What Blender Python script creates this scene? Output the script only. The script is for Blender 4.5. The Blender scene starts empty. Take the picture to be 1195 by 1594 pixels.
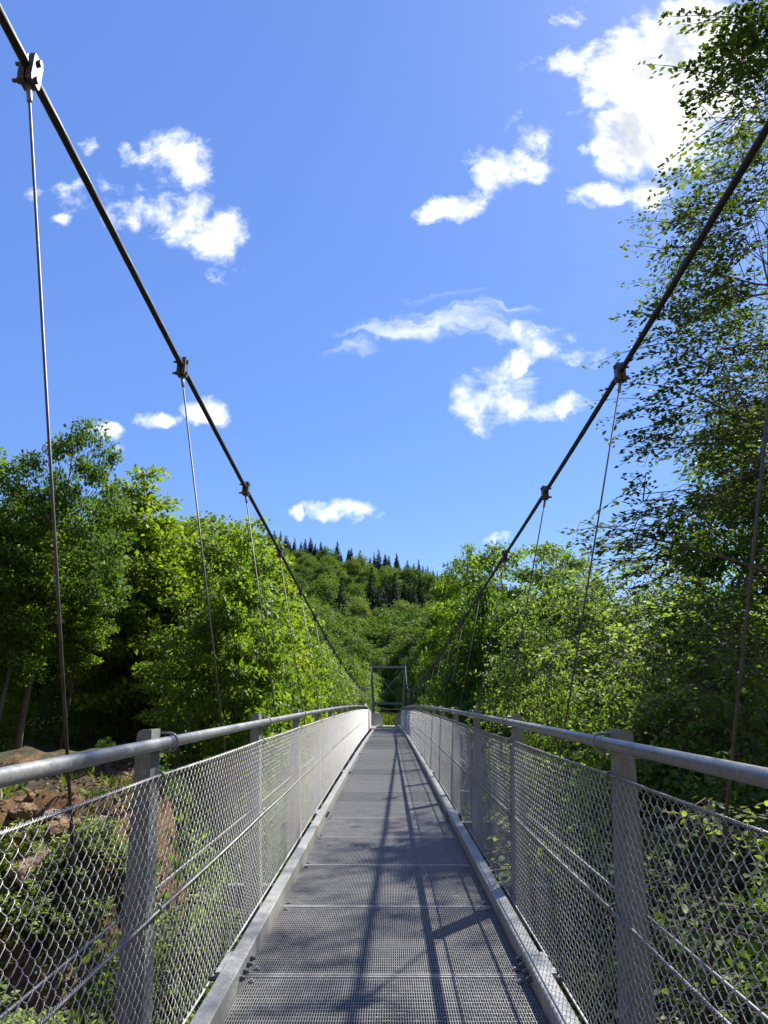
import bpy, math, random
import numpy as np
from mathutils import Vector, Matrix, noise as mnoise

random.seed(7)
scene = bpy.context.scene
COL = scene.collection
PI = math.pi
R = math.radians

# ------------------------------------------------------------------ helpers
class MB:
    """collects boxes, tubes and plates; build() links them as one mesh object"""
    def __init__(s):
        s.v, s.f, s.sm = [], [], []
    def add(s, verts, faces, smooth=False):
        o = len(s.v)
        s.v += [tuple(p) for p in verts]
        s.f += [tuple(i + o for i in f) for f in faces]
        s.sm += [smooth] * len(faces)
    def box(s, c, size, rot=None, taper=None):
        hx, hy, hz = size[0] / 2, size[1] / 2, size[2] / 2
        vs = [Vector((x * hx, y * hy, z * hz)) for z in (-1, 1) for y in (-1, 1) for x in (-1, 1)]
        if rot is not None:
            vs = [rot @ p for p in vs]
        c = Vector(c)
        s.add([p + c for p in vs], [(0, 2, 3, 1), (4, 5, 7, 6), (0, 1, 5, 4), (2, 6, 7, 3), (1, 3, 7, 5), (0, 4, 6, 2)])
    def prism(s, pts, n):
        """pts: bottom ring then top ring, each n points counter-clockwise"""
        f = [tuple(range(n - 1, -1, -1)), tuple(range(n, 2 * n))]
        f += [(i, (i + 1) % n, n + (i + 1) % n, n + i) for i in range(n)]
        s.add(pts, f)
    def tube(s, pts, r, n=6, cap=True, smooth=True):
        pts = [Vector(p) for p in pts]
        m = len(pts)
        if not hasattr(r, '__len__'):
            r = [r] * m
        t0 = (pts[1] - pts[0]).normalized()
        a = Vector((0, 0, 1)) if abs(t0.z) < .9 else Vector((1, 0, 0))
        u = t0.cross(a).normalized()
        vs = []
        for i, p in enumerate(pts):
            t = pts[min(i + 1, m - 1)] - pts[max(i - 1, 0)]
            t = t.normalized() if t.length > 1e-9 else t0
            u = (u - t * u.dot(t))
            u = u.normalized() if u.length > 1e-6 else t.orthogonal().normalized()
            w = t.cross(u)
            for k in range(n):
                an = 2 * PI * k / n
                vs.append(p + (u * math.cos(an) + w * math.sin(an)) * r[i])
        fs = []
        for i in range(m - 1):
            for k in range(n):
                k2 = (k + 1) % n
                fs.append((i * n + k, i * n + k2, (i + 1) * n + k2, (i + 1) * n + k))
        s.add(vs, fs, smooth)
        if cap:
            o = len(s.v) - len(vs)
            s.f += [tuple(o + k for k in range(n - 1, -1, -1)), tuple(o + (m - 1) * n + k for k in range(n))]
            s.sm += [False, False]
    def mesh(s, name):
        me = bpy.data.meshes.new(name)
        me.from_pydata(s.v, [], s.f)
        me.polygons.foreach_set('use_smooth', s.sm)
        me.update()
        return me

def put(name, data, mat=None, parent=None, loc=(0, 0, 0), rot=None):
    if isinstance(data, MB):
        data = data.mesh(name)
    if mat is not None and not data.materials:
        data.materials.append(mat)
    o = bpy.data.objects.new(name, data)
    COL.objects.link(o)
    loc = Vector(loc)
    if parent is not None:
        o.parent = parent
    o.location = loc
    if rot is not None:
        o.rotation_euler = rot
    return o

def tag(o, label=None, cat=None, group=None, kind=None):
    if label: o['label'] = label
    if cat: o['category'] = cat
    if group: o['group'] = group
    if kind: o['kind'] = kind
    return o

def empty(name, loc=(0, 0, 0), rot=(0, 0, 0), parent=None):
    o = bpy.data.objects.new(name, None)
    o.location = loc
    o.rotation_euler = rot
    o.empty_display_size = .2
    COL.objects.link(o)
    if parent is not None:
        o.parent = parent
    return o

def copy_tree(o, parent=None):
    c = o.copy()
    COL.objects.link(c)
    if parent is not None:
        c.parent = parent
    for ch in list(o.children):
        copy_tree(ch, c)
    return c

def sstep(a, b, x):
    t = min(1., max(0., (x - a) / (b - a)))
    return t * t * (3 - 2 * t)

# ------------------------------------------------------------------ camera geometry (photograph 1195 x 1594)
FPX, YH, XV = 1150., 1095., 604.
PITCH = math.atan((YH - 797) / FPX)
SP, CP = math.sin(PITCH), math.cos(PITCH)
def ray(x, y):
    """tangents (x/forward, z/forward) of a direction, in the bridge's frame"""
    u, v = (x - 597.5) / FPX, (797 - y) / FPX
    F = CP - v * SP
    return u / F - (XV - 597.5) / FPX, (SP + v * CP) / F

cam = bpy.data.objects.new('camera', bpy.data.cameras.new('camera'))
COL.objects.link(cam)
cam.data.sensor_fit = 'VERTICAL'
cam.data.sensor_height = 36
cam.data.lens = FPX / 1594 * 36
cam.data.clip_start, cam.data.clip_end = .05, 6000
cam.location = (.0145, 0, 0)
cam.rotation_euler = (PI / 2 + PITCH, 0, (XV - 597.5) / FPX)
scene.camera = cam

# ------------------------------------------------------------------ materials
def newmat(name):
    m = bpy.data.materials.new(name)
    m.use_nodes = True
    nt = m.node_tree
    nt.nodes.clear()
    return m, nt, nt.nodes.new('ShaderNodeOutputMaterial')
def N(nt, typ, **kw):
    n = nt.nodes.new(typ)
    for k, v in kw.items():
        if k.startswith('i_'):
            n.inputs[k[2:].replace('_', ' ')].default_value = v
        else:
            setattr(n, k, v)
    return n
def ramp(nt, stops, interp='LINEAR'):
    n = nt.nodes.new('ShaderNodeValToRGB')
    n.color_ramp.interpolation = interp
    el = n.color_ramp.elements
    while len(el) < len(stops):
        el.new(.5)
    for e, (p, c) in zip(el, stops):
        e.position = p
        e.color = (*c, 1) if len(c) == 3 else c
    return n

def metal(name, c1, c2, rough=.45, metallic=.6, scale=30, bump=.15, objvar=0.):
    m, nt, out = newmat(name)
    L = nt.links.new
    tc = N(nt, 'ShaderNodeTexCoord')
    n1 = N(nt, 'ShaderNodeTexNoise', i_Scale=scale * .15, i_Detail=6., i_Roughness=.65)
    L(tc.outputs['Object'], n1.inputs['Vector'])
    v = N(nt, 'ShaderNodeTexVoronoi', i_Scale=scale * 3)
    L(tc.outputs['Object'], v.inputs['Vector'])
    mx = N(nt, 'ShaderNodeMix', data_type='RGBA', i_Factor=.35)
    L(n1.outputs['Fac'], mx.inputs[6])
    L(v.outputs['Color'], mx.inputs[7])
    bw = N(nt, 'ShaderNodeRGBToBW')
    L(mx.outputs[2], bw.inputs[0])
    r = ramp(nt, [(.3, c1), (.7, c2)])
    L(bw.outputs[0], r.inputs[0])
    p = N(nt, 'ShaderNodeBsdfPrincipled', i_Metallic=metallic)
    # weathering: broad grey-brown runs and blotches
    n5 = N(nt, 'ShaderNodeTexNoise', i_Scale=3.2, i_Detail=7., i_Roughness=.7)
    mp = N(nt, 'ShaderNodeMapping')
    mp.inputs['Scale'].default_value = (3., 3., .7)
    L(tc.outputs['Object'], mp.inputs[0]); L(mp.outputs[0], n5.inputs['Vector'])
    dr = ramp(nt, [(.45, (1, 1, 1)), (.72, (.66, .62, .55))])
    L(n5.outputs['Fac'], dr.inputs[0])
    dm = N(nt, 'ShaderNodeMix', data_type='RGBA', blend_type='MULTIPLY', i_Factor=.8)
    L(r.outputs[0], dm.inputs[6]); L(dr.outputs[0], dm.inputs[7])
    hv = N(nt, 'ShaderNodeHueSaturation')
    oi = N(nt, 'ShaderNodeObjectInfo')
    vr = N(nt, 'ShaderNodeMapRange')
    vr.inputs['To Min'].default_value, vr.inputs['To Max'].default_value = 1 - objvar, 1 + objvar * .6
    L(oi.outputs['Random'], vr.inputs[0]); L(vr.outputs[0], hv.inputs['Value'])
    L(dm.outputs[2], hv.inputs['Color'])
    L(hv.outputs[0], p.inputs['Base Color'])
    rr = ramp(nt, [(.3, (rough - .1,) * 3), (.75, (rough + .15,) * 3)])
    L(n1.outputs['Fac'], rr.inputs[0])
    L(rr.outputs[0], p.inputs['Roughness'])
    b = N(nt, 'ShaderNodeBump', i_Strength=bump, i_Distance=.004)
    n2 = N(nt, 'ShaderNodeTexNoise', i_Scale=scale * 4, i_Detail=3.)
    L(tc.outputs['Object'], n2.inputs['Vector'])
    L(n2.outputs['Fac'], b.inputs['Height'])
    L(b.outputs[0], p.inputs['Normal'])
    L(p.outputs[0], out.inputs[0])
    return m

M = {}
M['galv'] = metal('galvanised_steel', (.20, .208, .205), (.38, .388, .38), .42, .25)
M['rail'] = metal('rail_zinc', (.15, .157, .16), (.27, .278, .28), .42, .3)
M['post'] = metal('weathered_zinc', (.15, .18, .165), (.27, .305, .28), .55, .15)
M['grate'] = metal('grating_zinc', (.175, .175, .172), (.28, .28, .274), .5, .12, objvar=.35)
M['wire'] = metal('mesh_wire', (.38, .385, .38), (.53, .535, .53), .45, .3, bump=0)
M['rope'] = metal('wire_rope', (.18, .18, .18), (.32, .32, .315), .5, .5)
M['cable'] = metal('dark_cable', (.018, .016, .016), (.045, .04, .04), .55, .1, scale=8)
M['hanger'] = metal('hanger_rod', (.07, .065, .065), (.14, .13, .125), .5, .3, scale=10)
M['clamp'] = metal('cast_clamp', (.07, .073, .073), (.14, .146, .146), .5, .4)
M['bolt'] = metal('bolt_steel', (.08, .08, .08), (.18, .18, .17), .5, .5)
M['dark'] = metal('girder_steel', (.10, .11, .10), (.2, .21, .2), .6, .2)
M['tower'] = metal('tower_steel', (.13, .17, .18), (.22, .27, .28), .5, .3)
M['white'] = metal('guard_sheet', (.55, .55, .53), (.72, .72, .70), .55, .1)
M['plank'] = metal('brown_plank', (.12, .08, .06), (.22, .15, .11), .8, 0)

def leafmat(name, c1, c2, trans=.35, tcol=None, gloss=.55, objw=.3, spec=.22):
    m, nt, out = newmat(name)
    L = nt.links.new
    g = N(nt, 'ShaderNodeNewGeometry')
    oi = N(nt, 'ShaderNodeObjectInfo')
    md = N(nt, 'ShaderNodeMath', operation='MULTIPLY_ADD')
    md.inputs[1].default_value = 1 - objw
    L(g.outputs['Random Per Island'], md.inputs[0])
    m2 = N(nt, 'ShaderNodeMath', operation='MULTIPLY')
    m2.inputs[1].default_value = objw
    L(oi.outputs['Random'], m2.inputs[0])
    L(m2.outputs[0], md.inputs[2])
    r = ramp(nt, [(.0, c1), (1., c2)])
    L(md.outputs[0], r.inputs[0])
    p = N(nt, 'ShaderNodeBsdfPrincipled', i_Roughness=gloss)
    p.inputs['Specular IOR Level'].default_value = spec
    L(r.outputs[0], p.inputs['Base Color'])
    t = N(nt, 'ShaderNodeBsdfTranslucent')
    mul = N(nt, 'ShaderNodeMix', data_type='RGBA', blend_type='MULTIPLY', i_Factor=1.)
    L(r.outputs[0], mul.inputs[6])
    mul.inputs[7].default_value = (*(tcol or (1.85, 1.9, .7)), 1)
    L(mul.outputs[2], t.inputs[0])
    mx = N(nt, 'ShaderNodeMixShader')
    mx.inputs[0].default_value = trans
    L(p.outputs[0], mx.inputs[1])
    L(t.outputs[0], mx.inputs[2])
    L(mx.outputs[0], out.inputs[0])
    return m

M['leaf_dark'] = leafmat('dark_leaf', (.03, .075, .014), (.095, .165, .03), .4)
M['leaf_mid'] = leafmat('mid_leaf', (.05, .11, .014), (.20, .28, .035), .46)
M['leaf_lime'] = leafmat('lime_leaf', (.09, .15, .012), (.20, .26, .025), .45)
M['leaf_beech'] = leafmat('beech_leaf', (.04, .085, .014), (.22, .30, .08), .48)
M['leaf_edge'] = leafmat('edge_beech_leaf', (.028, .058, .012), (.13, .165, .036), .5)  # darker leaf tones of the tall edge beech
M['leaf_far'] = leafmat('far_leaf', (.034, .078, .016), (.14, .21, .04), .25, gloss=.7, objw=.72, spec=.08)
M['leaf_far2'] = leafmat('far_light_leaf', (.07, .12, .025), (.18, .235, .06), .25, gloss=.7, objw=.72, spec=.08)
M['needle'] = leafmat('needle', (.010, .024, .012), (.028, .05, .024), .1, gloss=.7, objw=.5, spec=.08)
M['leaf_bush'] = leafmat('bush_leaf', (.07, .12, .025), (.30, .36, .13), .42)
M['flower'] = leafmat('elder_flower', (.55, .55, .42), (.7, .7, .6), .2)

def barkmat(name, c1, c2):
    m, nt, out = newmat(name)
    L = nt.links.new
    tc = N(nt, 'ShaderNodeTexCoord')
    mp = N(nt, 'ShaderNodeMapping')
    mp.inputs['Scale'].default_value = (9, 9, 1.6)
    L(tc.outputs['Object'], mp.inputs[0])
    n = N(nt, 'ShaderNodeTexNoise', i_Scale=2.2, i_Detail=8., i_Roughness=.7)
    L(mp.outputs[0], n.inputs['Vector'])
    r = ramp(nt, [(.3, c1), (.7, c2)])
    L(n.outputs['Fac'], r.inputs[0])
    p = N(nt, 'ShaderNodeBsdfPrincipled', i_Roughness=.9)
    L(r.outputs[0], p.inputs['Base Color'])
    b = N(nt, 'ShaderNodeBump', i_Strength=.6, i_Distance=.03)
    L(n.outputs['Fac'], b.inputs['Height'])
    L(b.outputs[0], p.inputs['Normal'])
    L(p.outputs[0], out.inputs[0])
    return m
M['bark'] = barkmat('bark', (.035, .028, .02), (.12, .10, .08))
M['bark_grey'] = barkmat('grey_bark', (.07, .062, .055), (.20, .18, .16))

def rockmat():
    m, nt, out = newmat('ochre_rock')
    L = nt.links.new
    tc = N(nt, 'ShaderNodeTexCoord')
    n = N(nt, 'ShaderNodeTexNoise', i_Scale=3., i_Detail=12., i_Roughness=.8)
    L(tc.outputs['Object'], n.inputs['Vector'])
    r = ramp(nt, [(.3, (.03, .02, .012)), (.45, (.14, .085, .042)), (.58, (.34, .19, .07)), (.72, (.46, .31, .15))])
    L(n.outputs['Fac'], r.inputs[0])
    oi = N(nt, 'ShaderNodeObjectInfo')
    hs = N(nt, 'ShaderNodeHueSaturation')
    mr = N(nt, 'ShaderNodeMapRange')
    mr.inputs['To Min'].default_value, mr.inputs['To Max'].default_value = .35, 1.1
    L(oi.outputs['Random'], mr.inputs[0])
    L(mr.outputs[0], hs.inputs['Saturation'])
    L(r.outputs[0], hs.inputs['Color'])
    p = N(nt, 'ShaderNodeBsdfPrincipled', i_Roughness=.9)
    L(hs.outputs[0], p.inputs['Base Color'])
    b = N(nt, 'ShaderNodeBump', i_Strength=.8, i_Distance=.05)
    L(n.outputs['Fac'], b.inputs['Height'])
    L(b.outputs[0], p.inputs['Normal'])
    L(p.outputs[0], out.inputs[0])
    return m
M['rock'] = rockmat()

def groundmat():
    m, nt, out = newmat('forest_ground')
    L = nt.links.new
    g = N(nt, 'ShaderNodeNewGeometry')
    n1 = N(nt, 'ShaderNodeTexNoise', i_Scale=.8, i_Detail=10., i_Roughness=.7)
    L(g.outputs['Position'], n1.inputs['Vector'])
    n2 = N(nt, 'ShaderNodeTexNoise', i_Scale=7., i_Detail=10., i_Roughness=.8)
    L(g.outputs['Position'], n2.inputs['Vector'])
    litter = ramp(nt, [(.3, (.012, .009, .006)), (.55, (.06, .040, .022)), (.75, (.15, .095, .048))])
    L(n2.outputs['Fac'], litter.inputs[0])
    moss = ramp(nt, [(.3, (.012, .02, .006)), (.6, (.05, .065, .014)), (.8, (.10, .11, .02))])
    L(n2.outputs['Fac'], moss.inputs[0])
    soil = ramp(nt, [(.34, (.02, .011, .006)), (.47, (.13, .068, .027)), (.60, (.22, .13, .055)), (.75, (.36, .23, .10))])
    L(n2.outputs['Fac'], soil.inputs[0])
    mfac = ramp(nt, [(.45, (0, 0, 0)), (.56, (1, 1, 1))])
    L(n1.outputs['Fac'], mfac.inputs[0])
    m1 = N(nt, 'ShaderNodeMix', data_type='RGBA')
    L(mfac.outputs[0], m1.inputs[0])
    L(litter.outputs[0], m1.inputs[6])
    L(moss.outputs[0], m1.inputs[7])
    sx = N(nt, 'ShaderNodeSeparateXYZ')
    L(g.outputs['True Normal'], sx.inputs[0])
    st = ramp(nt, [(.60, (1, 1, 1)), (.85, (0, 0, 0))])
    n3 = N(nt, 'ShaderNodeTexNoise', i_Scale=1.7, i_Detail=6., i_Roughness=.65)
    L(g.outputs['Position'], n3.inputs['Vector'])
    sa = N(nt, 'ShaderNodeMath', operation='MULTIPLY_ADD')
    L(n3.outputs['Fac'], sa.inputs[0]); sa.inputs[1].default_value = .9
    sb = N(nt, 'ShaderNodeMath', operation='SUBTRACT')
    L(sx.outputs[2], sb.inputs[0]); sb.inputs[1].default_value = .50
    L(sb.outputs[0], sa.inputs[2])
    L(sa.outputs[0], st.inputs[0])
    m2 = N(nt, 'ShaderNodeMix', data_type='RGBA')
    L(st.outputs[0], m2.inputs[0])
    L(m1.outputs[2], m2.inputs[6])
    L(soil.outputs[0], m2.inputs[7])
    p = N(nt, 'ShaderNodeBsdfPrincipled', i_Roughness=.95)
    L(m2.outputs[2], p.inputs['Base Color'])
    b = N(nt, 'ShaderNodeBump', i_Strength=.9, i_Distance=.08)
    L(n2.outputs['Fac'], b.inputs['Height'])
    L(b.outputs[0], p.inputs['Normal'])
    L(p.outputs[0], out.inputs[0])
    return m
M['ground'] = groundmat()
def plainmat(name, c1, c2, scale, rough=.9):
    m, nt, out = newmat(name)
    L = nt.links.new
    g = N(nt, 'ShaderNodeNewGeometry')
    n = N(nt, 'ShaderNodeTexNoise', i_Scale=scale, i_Detail=8., i_Roughness=.7)
    L(g.outputs['Position'], n.inputs['Vector'])
    r = ramp(nt, [(.3, c1), (.7, c2)])
    L(n.outputs['Fac'], r.inputs[0])
    p = N(nt, 'ShaderNodeBsdfPrincipled', i_Roughness=rough)
    L(r.outputs[0], p.inputs['Base Color'])
    L(p.outputs[0], out.inputs[0])
    return m
M['path'] = plainmat('path_gravel', (.25, .21, .16), (.42, .37, .29), 4.)
M['water'] = plainmat('river_water', (.02, .03, .025), (.035, .05, .04), .5, .08)
M['litter'] = leafmat('dry_leaf', (.05, .028, .014), (.26, .17, .085), .15, objw=0.)
M['grass'] = leafmat('grass_blade', (.06, .10, .015), (.14, .19, .035), .3)

# ------------------------------------------------------------------ terrain
def fbm(x, y, s, seed=0.):
    return mnoise.fractal(Vector((x * s, y * s, seed)), .9, 2.1, 5)
def hill(x, y):
    if y < 108: return 0.
    xx = x * 300 / max(y, 108)
    H = 58 - .08 * max(xx, -220) if xx < -45 else max(22, 61.6 - .24 * (xx + 45))
    H = min(H, 66)
    t = (y - 108) / 192
    h = H * (t ** 1.4 if t < 1 else 1 + .12 * (1 - math.exp(-(t - 1) * 3)))
    if t < 1.2:
        h += 4.0 * math.sin(min(t, 1.) * PI) * fbm(x, y, .016, 3.)
    return max(0., h)
def terr(x, y):
    floor = -6.8
    near = sstep(15, 6, y)
    far = sstep(44, 60, y)
    z = floor
    nb = -2.75 if x < 0 else -2.75 - 1.2 * sstep(0, 2.5, x)
    z = z + (nb - z) * near
    z = z + (-1.75 + .02 * (min(y, 95) - 60) - z) * far
    s = (y - 12) * .8 + (-x - 5.5) * .6
    bank = sstep(-2.4, .6, s + .5 * fbm(x, y, .6, 9.)) * sstep(-2.6 - .45 * max(0, min(y, 26) - 15), -4.4 - .6 * max(0, min(y, 26) - 15), x) * sstep(140, 90, y)
    top = -1.36 + .012 * max(0, -x - 6) ** 1.3 + (.0 if y < 20 else -.9 * sstep(20, 50, y))
    z = z + (top - z) * bank
    rb = sstep(5, 13, x) * sstep(2, 10, y) * sstep(140, 90, y)
    z = z + (-2.2 - z) * rb
    z += .28 * fbm(x, y, .45, 1.) * (1 if y < 40 else .6)
    if y < 20 and -9 < x < 5:
        z += .16 * fbm(x, y, 1.9, 5.) + .05 * fbm(x, y, 6., 2.)
    if y < 4: z = min(z, -1.9)
    side = 34 * sstep(26, 75, abs(x)) * sstep(150, 60, y) + 36 * sstep(-13, -60, y)  # unseen slopes beside and behind the viewer, added to cut sky light
    return z + hill(x, y) + side
def axis(lo, hi, fine_lo, fine_hi, fine, grow):
    a = list(np.arange(fine_lo, fine_hi, fine))
    s, x = fine, a[-1]
    while x < hi:
        s *= grow; x += s; a.append(x)
    s, x = fine, fine_lo
    while x > lo:
        s *= grow; x -= s; a.insert(0, x)
    return a
xs = axis(-700, 700, -9, 4, .16, 1.09)
ys = axis(-300, 1400, 2, 17, .16, 1.06)
mb = MB()
vs = [(x, y, terr(x, y)) for y in ys for x in xs]
nx = len(xs)
fs = [(j * nx + i, j * nx + i + 1, (j + 1) * nx + i + 1, (j + 1) * nx + i) for j in range(len(ys) - 1) for i in range(nx - 1)]
mb.add(vs, fs, True)
tag(put('ground', mb, M['ground']), kind='structure')
# river in the gully
mb = MB()
mb.add([(-60, 20, -6.55), (60, 20, -6.55), (60, 46, -6.55), (-60, 46, -6.55)], [(0, 1, 2, 3)])
tag(put('river', mb, M['water']), kind='structure')
# gravel path on the far bank
mb = MB()
pv, n = [], 40
for i in range(n + 1):
    x = -24 + 48 * i / n
    for y in (82.5, 85.5):
        pv.append((x, y + .02 * x, max(terr(x, y + .02 * x), -1.5) + .05))
mb.add(pv, [(2 * i, 2 * i + 2, 2 * i + 3, 2 * i + 1) for i in range(n)], True)
tag(put('path', mb, M['path']), kind='structure')

# ------------------------------------------------------------------ the footbridge
def zd(y): return -1.245 - .000281 * (y - 20) ** 2
def sl(y): return -.000562 * (y - 20)
Y0, Y1 = -7.1, 56.65
bridge = empty('suspension_footbridge', (0, 0, 0))
tag(bridge, 'galvanised steel suspension footbridge with grating deck, wire mesh railings and dark main cables', 'footbridge')

# grating panels -----------------------------------------------------
mb = MB()
W, Lp = .692, 1.236
nb = 31
for i in range(1, nb):
    mb.box((0, -Lp / 2 + Lp * i / nb, -.0055), (2 * W - .006, .0055, .010))
npx = 124
for i in range(1, npx):
    mb.box((-W + 2 * W * i / npx, 0, -.0135), (.0034, Lp - .008, .025))
for s in (-1, 1):
    mb.box((s * (W - .0015), 0, -.017), (.003, Lp - .009, .032))
grate = mb.mesh('grating_panel')
grate.materials.append(M['grate'])
ebar = MB()
ebar.box((0, 0, -.015), (2 * W, .007, .035))
ebar = ebar.mesh('edge_bar')
ebar.materials.append(M['wire'])
clip = MB()
clip.tube([(0, 0, .001), (0, 0, .006), (0, 0, .0061), (0, 0, .013)], [.016, .016, .008, .008], 8, smooth=False)
clipm = clip.mesh('hold_down_clip')
clipm.materials.append(M['galv'])
y = 4.15 - 9 * 1.25
k = 0
while y < Y1 - .1:
    yc = y + .625
    g = put('grating_panel', grate, None, bridge, (0, yc, zd(yc) + random.uniform(-.002, .002)), (math.atan(sl(yc)) + random.uniform(-.0015, .0015), random.uniform(-.002, .002), 0))
    for s in (-1, 1):
        put('edge_bar', ebar, None, g, (0, s * (Lp / 2 - .0025), 0))
    if yc < 24:
        for sx in (-1, 1):
            for sy in (-1, 1):
                put('hold_down_clip', clipm, None, g, (sx * (W - .035), sy * (Lp / 2 - .07), 0))
    y += 1.25
# kerb beams ----------------------------------------------------------
SB = MB()
SB.tube([(-.028, 0, 0), (-.014, 0, 0), (-.0139, 0, 0), (.12, 0, 0), (.1201, 0, 0), (.145, 0, 0)], [.008, .008, .014, .014, .012, .012], 6, smooth=False)
SB = SB.mesh('splice_bolt')
def kerb_piece(ya, yb, sx):
    m = MB()
    ym, Lk = (ya + yb) / 2, yb - ya - .005
    b = .006
    prof = [(.700, -.045), (.782, -.045), (.782, .092 - b), (.782 - b, .092), (.700 + b, .092), (.700, .092 - b)]
    if sx < 0: prof = [(-x, z) for x, z in prof][::-1]
    pts = [(x, -Lk / 2, z) for x, z in prof][::-1] + [(x, Lk / 2, z) for x, z in prof][::-1]
    m.prism(pts, 6)
    o = put('kerb_beam', m, M['galv'], bridge, (0, ym, (zd(ya) + zd(yb)) / 2), (math.atan((zd(yb) - zd(ya)) / (yb - ya)), 0, 0))
    e = Lk / 2
    pl = MB()
    pl.box((sx * .802, e - .02, .045), (.034, .30, .05))
    pl.box((sx * .786, e - .02, .0), (.006, .34, .13))
    put('splice_plate', pl, M['galv'], o)
    if ya < 30:
        for dy in (-.16, -.07, .03, .12):
            put('splice_bolt', SB, M['bolt'], o, (sx * .7, e + dy, .04), (0, 0, 0 if sx > 0 else PI))
for sx in (-1, 1):
    ya = 4.15 - 10
    while ya < Y1 - 1:
        kerb_piece(ya, min(ya + 5, Y1), sx)
        ya += 5
    for X, nm in ((.66, 'stringer_beam'),):
        m = MB()
        ny = 26
        pts = []
        for dz in (-.27, -.045):
            for i in range(ny + 1):
                yy = -6 + (Y1 + 6) * i / ny
                pts.append((yy, zd(yy) + dz))
        for i in range(ny):
            (ya_, za), (yb_, zb) = pts[i], pts[i + 1]
            zc, zdd = pts[ny + 1 + i][1], pts[ny + 2 + i][1]
            for w_, lo, hi in ((.012, 0, 1), (.11, 0, .06), (.11, .94, 1)):
                a0, a1 = za + (zc - za) * lo, za + (zc - za) * hi
                b0, b1 = zb + (zdd - zb) * lo, zb + (zdd - zb) * hi
                x0, x1 = sx * X - w_ / 2, sx * X + w_ / 2
                m.add([(x0, ya_, a0), (x1, ya_, a0), (x1, yb_, b0), (x0, yb_, b0), (x0, ya_, a1), (x1, ya_, a1), (x1, yb_, b1), (x0, yb_, b1)],
                      [(3, 2, 1, 0), (4, 5, 6, 7), (1, 2, 6, 5), (0, 4, 7, 3), (0, 1, 5, 4), (2, 3, 7, 6)])
        put(nm, m, M['dark'], bridge)

# railing -------------------------------------------------------------
RH = 1.17                        # rail height over the deck
def rx(sx, y):                   # inner face of the posts at rail height
    return .920 + (.0045 * max(0, y - 6) if sx < 0 else 0.)
LEAN = .046
def post_mesh(sx):
    m = MB()
    zb, zt = -.20, RH + .055
    H = zt - zb
    def ring(z):
        xi = LEAN * (z - RH)
        w = .056 + .064 * (zt - z) / H
        return xi, xi + w
    for (ya, yb, part) in ((-.058, .058, 'flange'), (-.058, -.049, 'web'), (.049, .058, 'web')):
        lo, hi = ring(zb), ring(zt)
        if part == 'flange':
            q = [(lo[0], ya), (lo[0] + .010, ya), (lo[0] + .010, yb), (lo[0], yb)]
            p_ = [(hi[0], ya), (hi[0] + .010, ya), (hi[0] + .010, yb), (hi[0], yb)]
            pts = [(x, y_, zb) for x, y_ in q] + [(x, y_, zt) for x, y_ in p_]
            n_ = 4
            if sx < 0: pts = [(-x, y_, z) for x, y_, z in pts]; pts = pts[:4][::-1] + pts[4:][::-1]
            m.prism(pts, n_)
        else:
            lx, hx = lo[0] + .0105, hi[0] + .0105
            prof = [(lx, zb), (lo[1], zb), (hi[1] + .0006, zt - .018), (hi[1] - .006, zt - .005), (hi[1] - .018, zt), (hx, zt)]
            pts = [(x, ya, z) for x, z in prof] + [(x, yb, z) for x, z in prof]
            if sx < 0: pts = [(-x, y_, z) for x, y_, z in pts]
            pts = pts[:6][::-1] + pts[6:][::-1] if sx > 0 else pts
            m.prism(pts, 6)
    return m.mesh('railing_post')
def ubolt_mesh(sx):
    m = MB()
    c = Vector((-sx * .028, .0, 0))
    pts = [Vector((sx * .012, 0, .037))]
    for i in range(13):
        a = PI / 2 + PI * i / 12
        pts.append(Vector((-sx * .028 + sx * .037 * math.cos(a), 0, .037 * math.sin(a))))
    pts.append(Vector((sx * .012, 0, -.037)))
    m.tube(pts, .0055, 6)
    return m.mesh('rail_u_bolt')
def bracket_mesh(sx):
    m = MB()
    m.box((sx * .05, 0, -.19), (.15, .16, .012))
    m.box((sx * .0, 0, -.24), (.14, .10, .09))
    m.box((sx * .05, 0, -.292), (.16, .18, .012))
    for dy in (-.06, .06):
        m.tube([(sx * .1, dy, -.19), (sx * .1, dy, -.165)], .012, 6, smooth=False)
    return m.mesh('post_bracket')
def tie_mesh(sx):
    m = MB()
    for z0 in (RH - .135,):
        xi = LEAN * (z0 - RH) - .012
        pts = []
        for i in range(15):
            a = 2 * PI * i / 12
            pts.append((sx * (xi + .012 - .022 * math.cos(a)), .055 + .010 * i / 14, z0 + .024 * math.sin(a)))
        m.tube(pts, .0045, 5)
    return m.mesh('rope_tie')
PM = {s: [post_mesh(s), ubolt_mesh(s), bracket_mesh(s), tie_mesh(s)] for s in (-1, 1)}
for s in (-1, 1):
    for me, mt in zip(PM[s], ('post', 'galv', 'post', 'rope')):
        me.materials.append(M[mt])
# chain-link panel: interlocked flattened spirals
def mesh_panel_mesh(sx, Lp=2.5, Hp=1.05):
    m = MB()
    px_, pz = .0335, .057
    ncol = int(Lp / px_)
    per = int(Hp / pz)
    sg = 10
    for c in range(ncol):
        yc = (c + .5) * Lp / ncol
        pts = []
        for i in range(per * sg + 1):
            t = i / sg
            ph = (t + (.5 if c % 2 else 0.)) % 1.
            tri = 4 * abs(ph - .5) - 1
            tri = max(-1, min(1, tri * 1.04)) * (1 if c % 2 == 0 else 1)
            dep = math.sin(2 * PI * ph)
            dep = math.copysign(min(1, abs(dep) * 1.6), dep)
            pts.append((sx * .0046 * dep, yc + tri * (Lp / ncol / 2 + .0022), t * Hp / per))
        m.tube(pts, .0015, 4, cap=False)
    return m.mesh('wire_mesh_panel')
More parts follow.
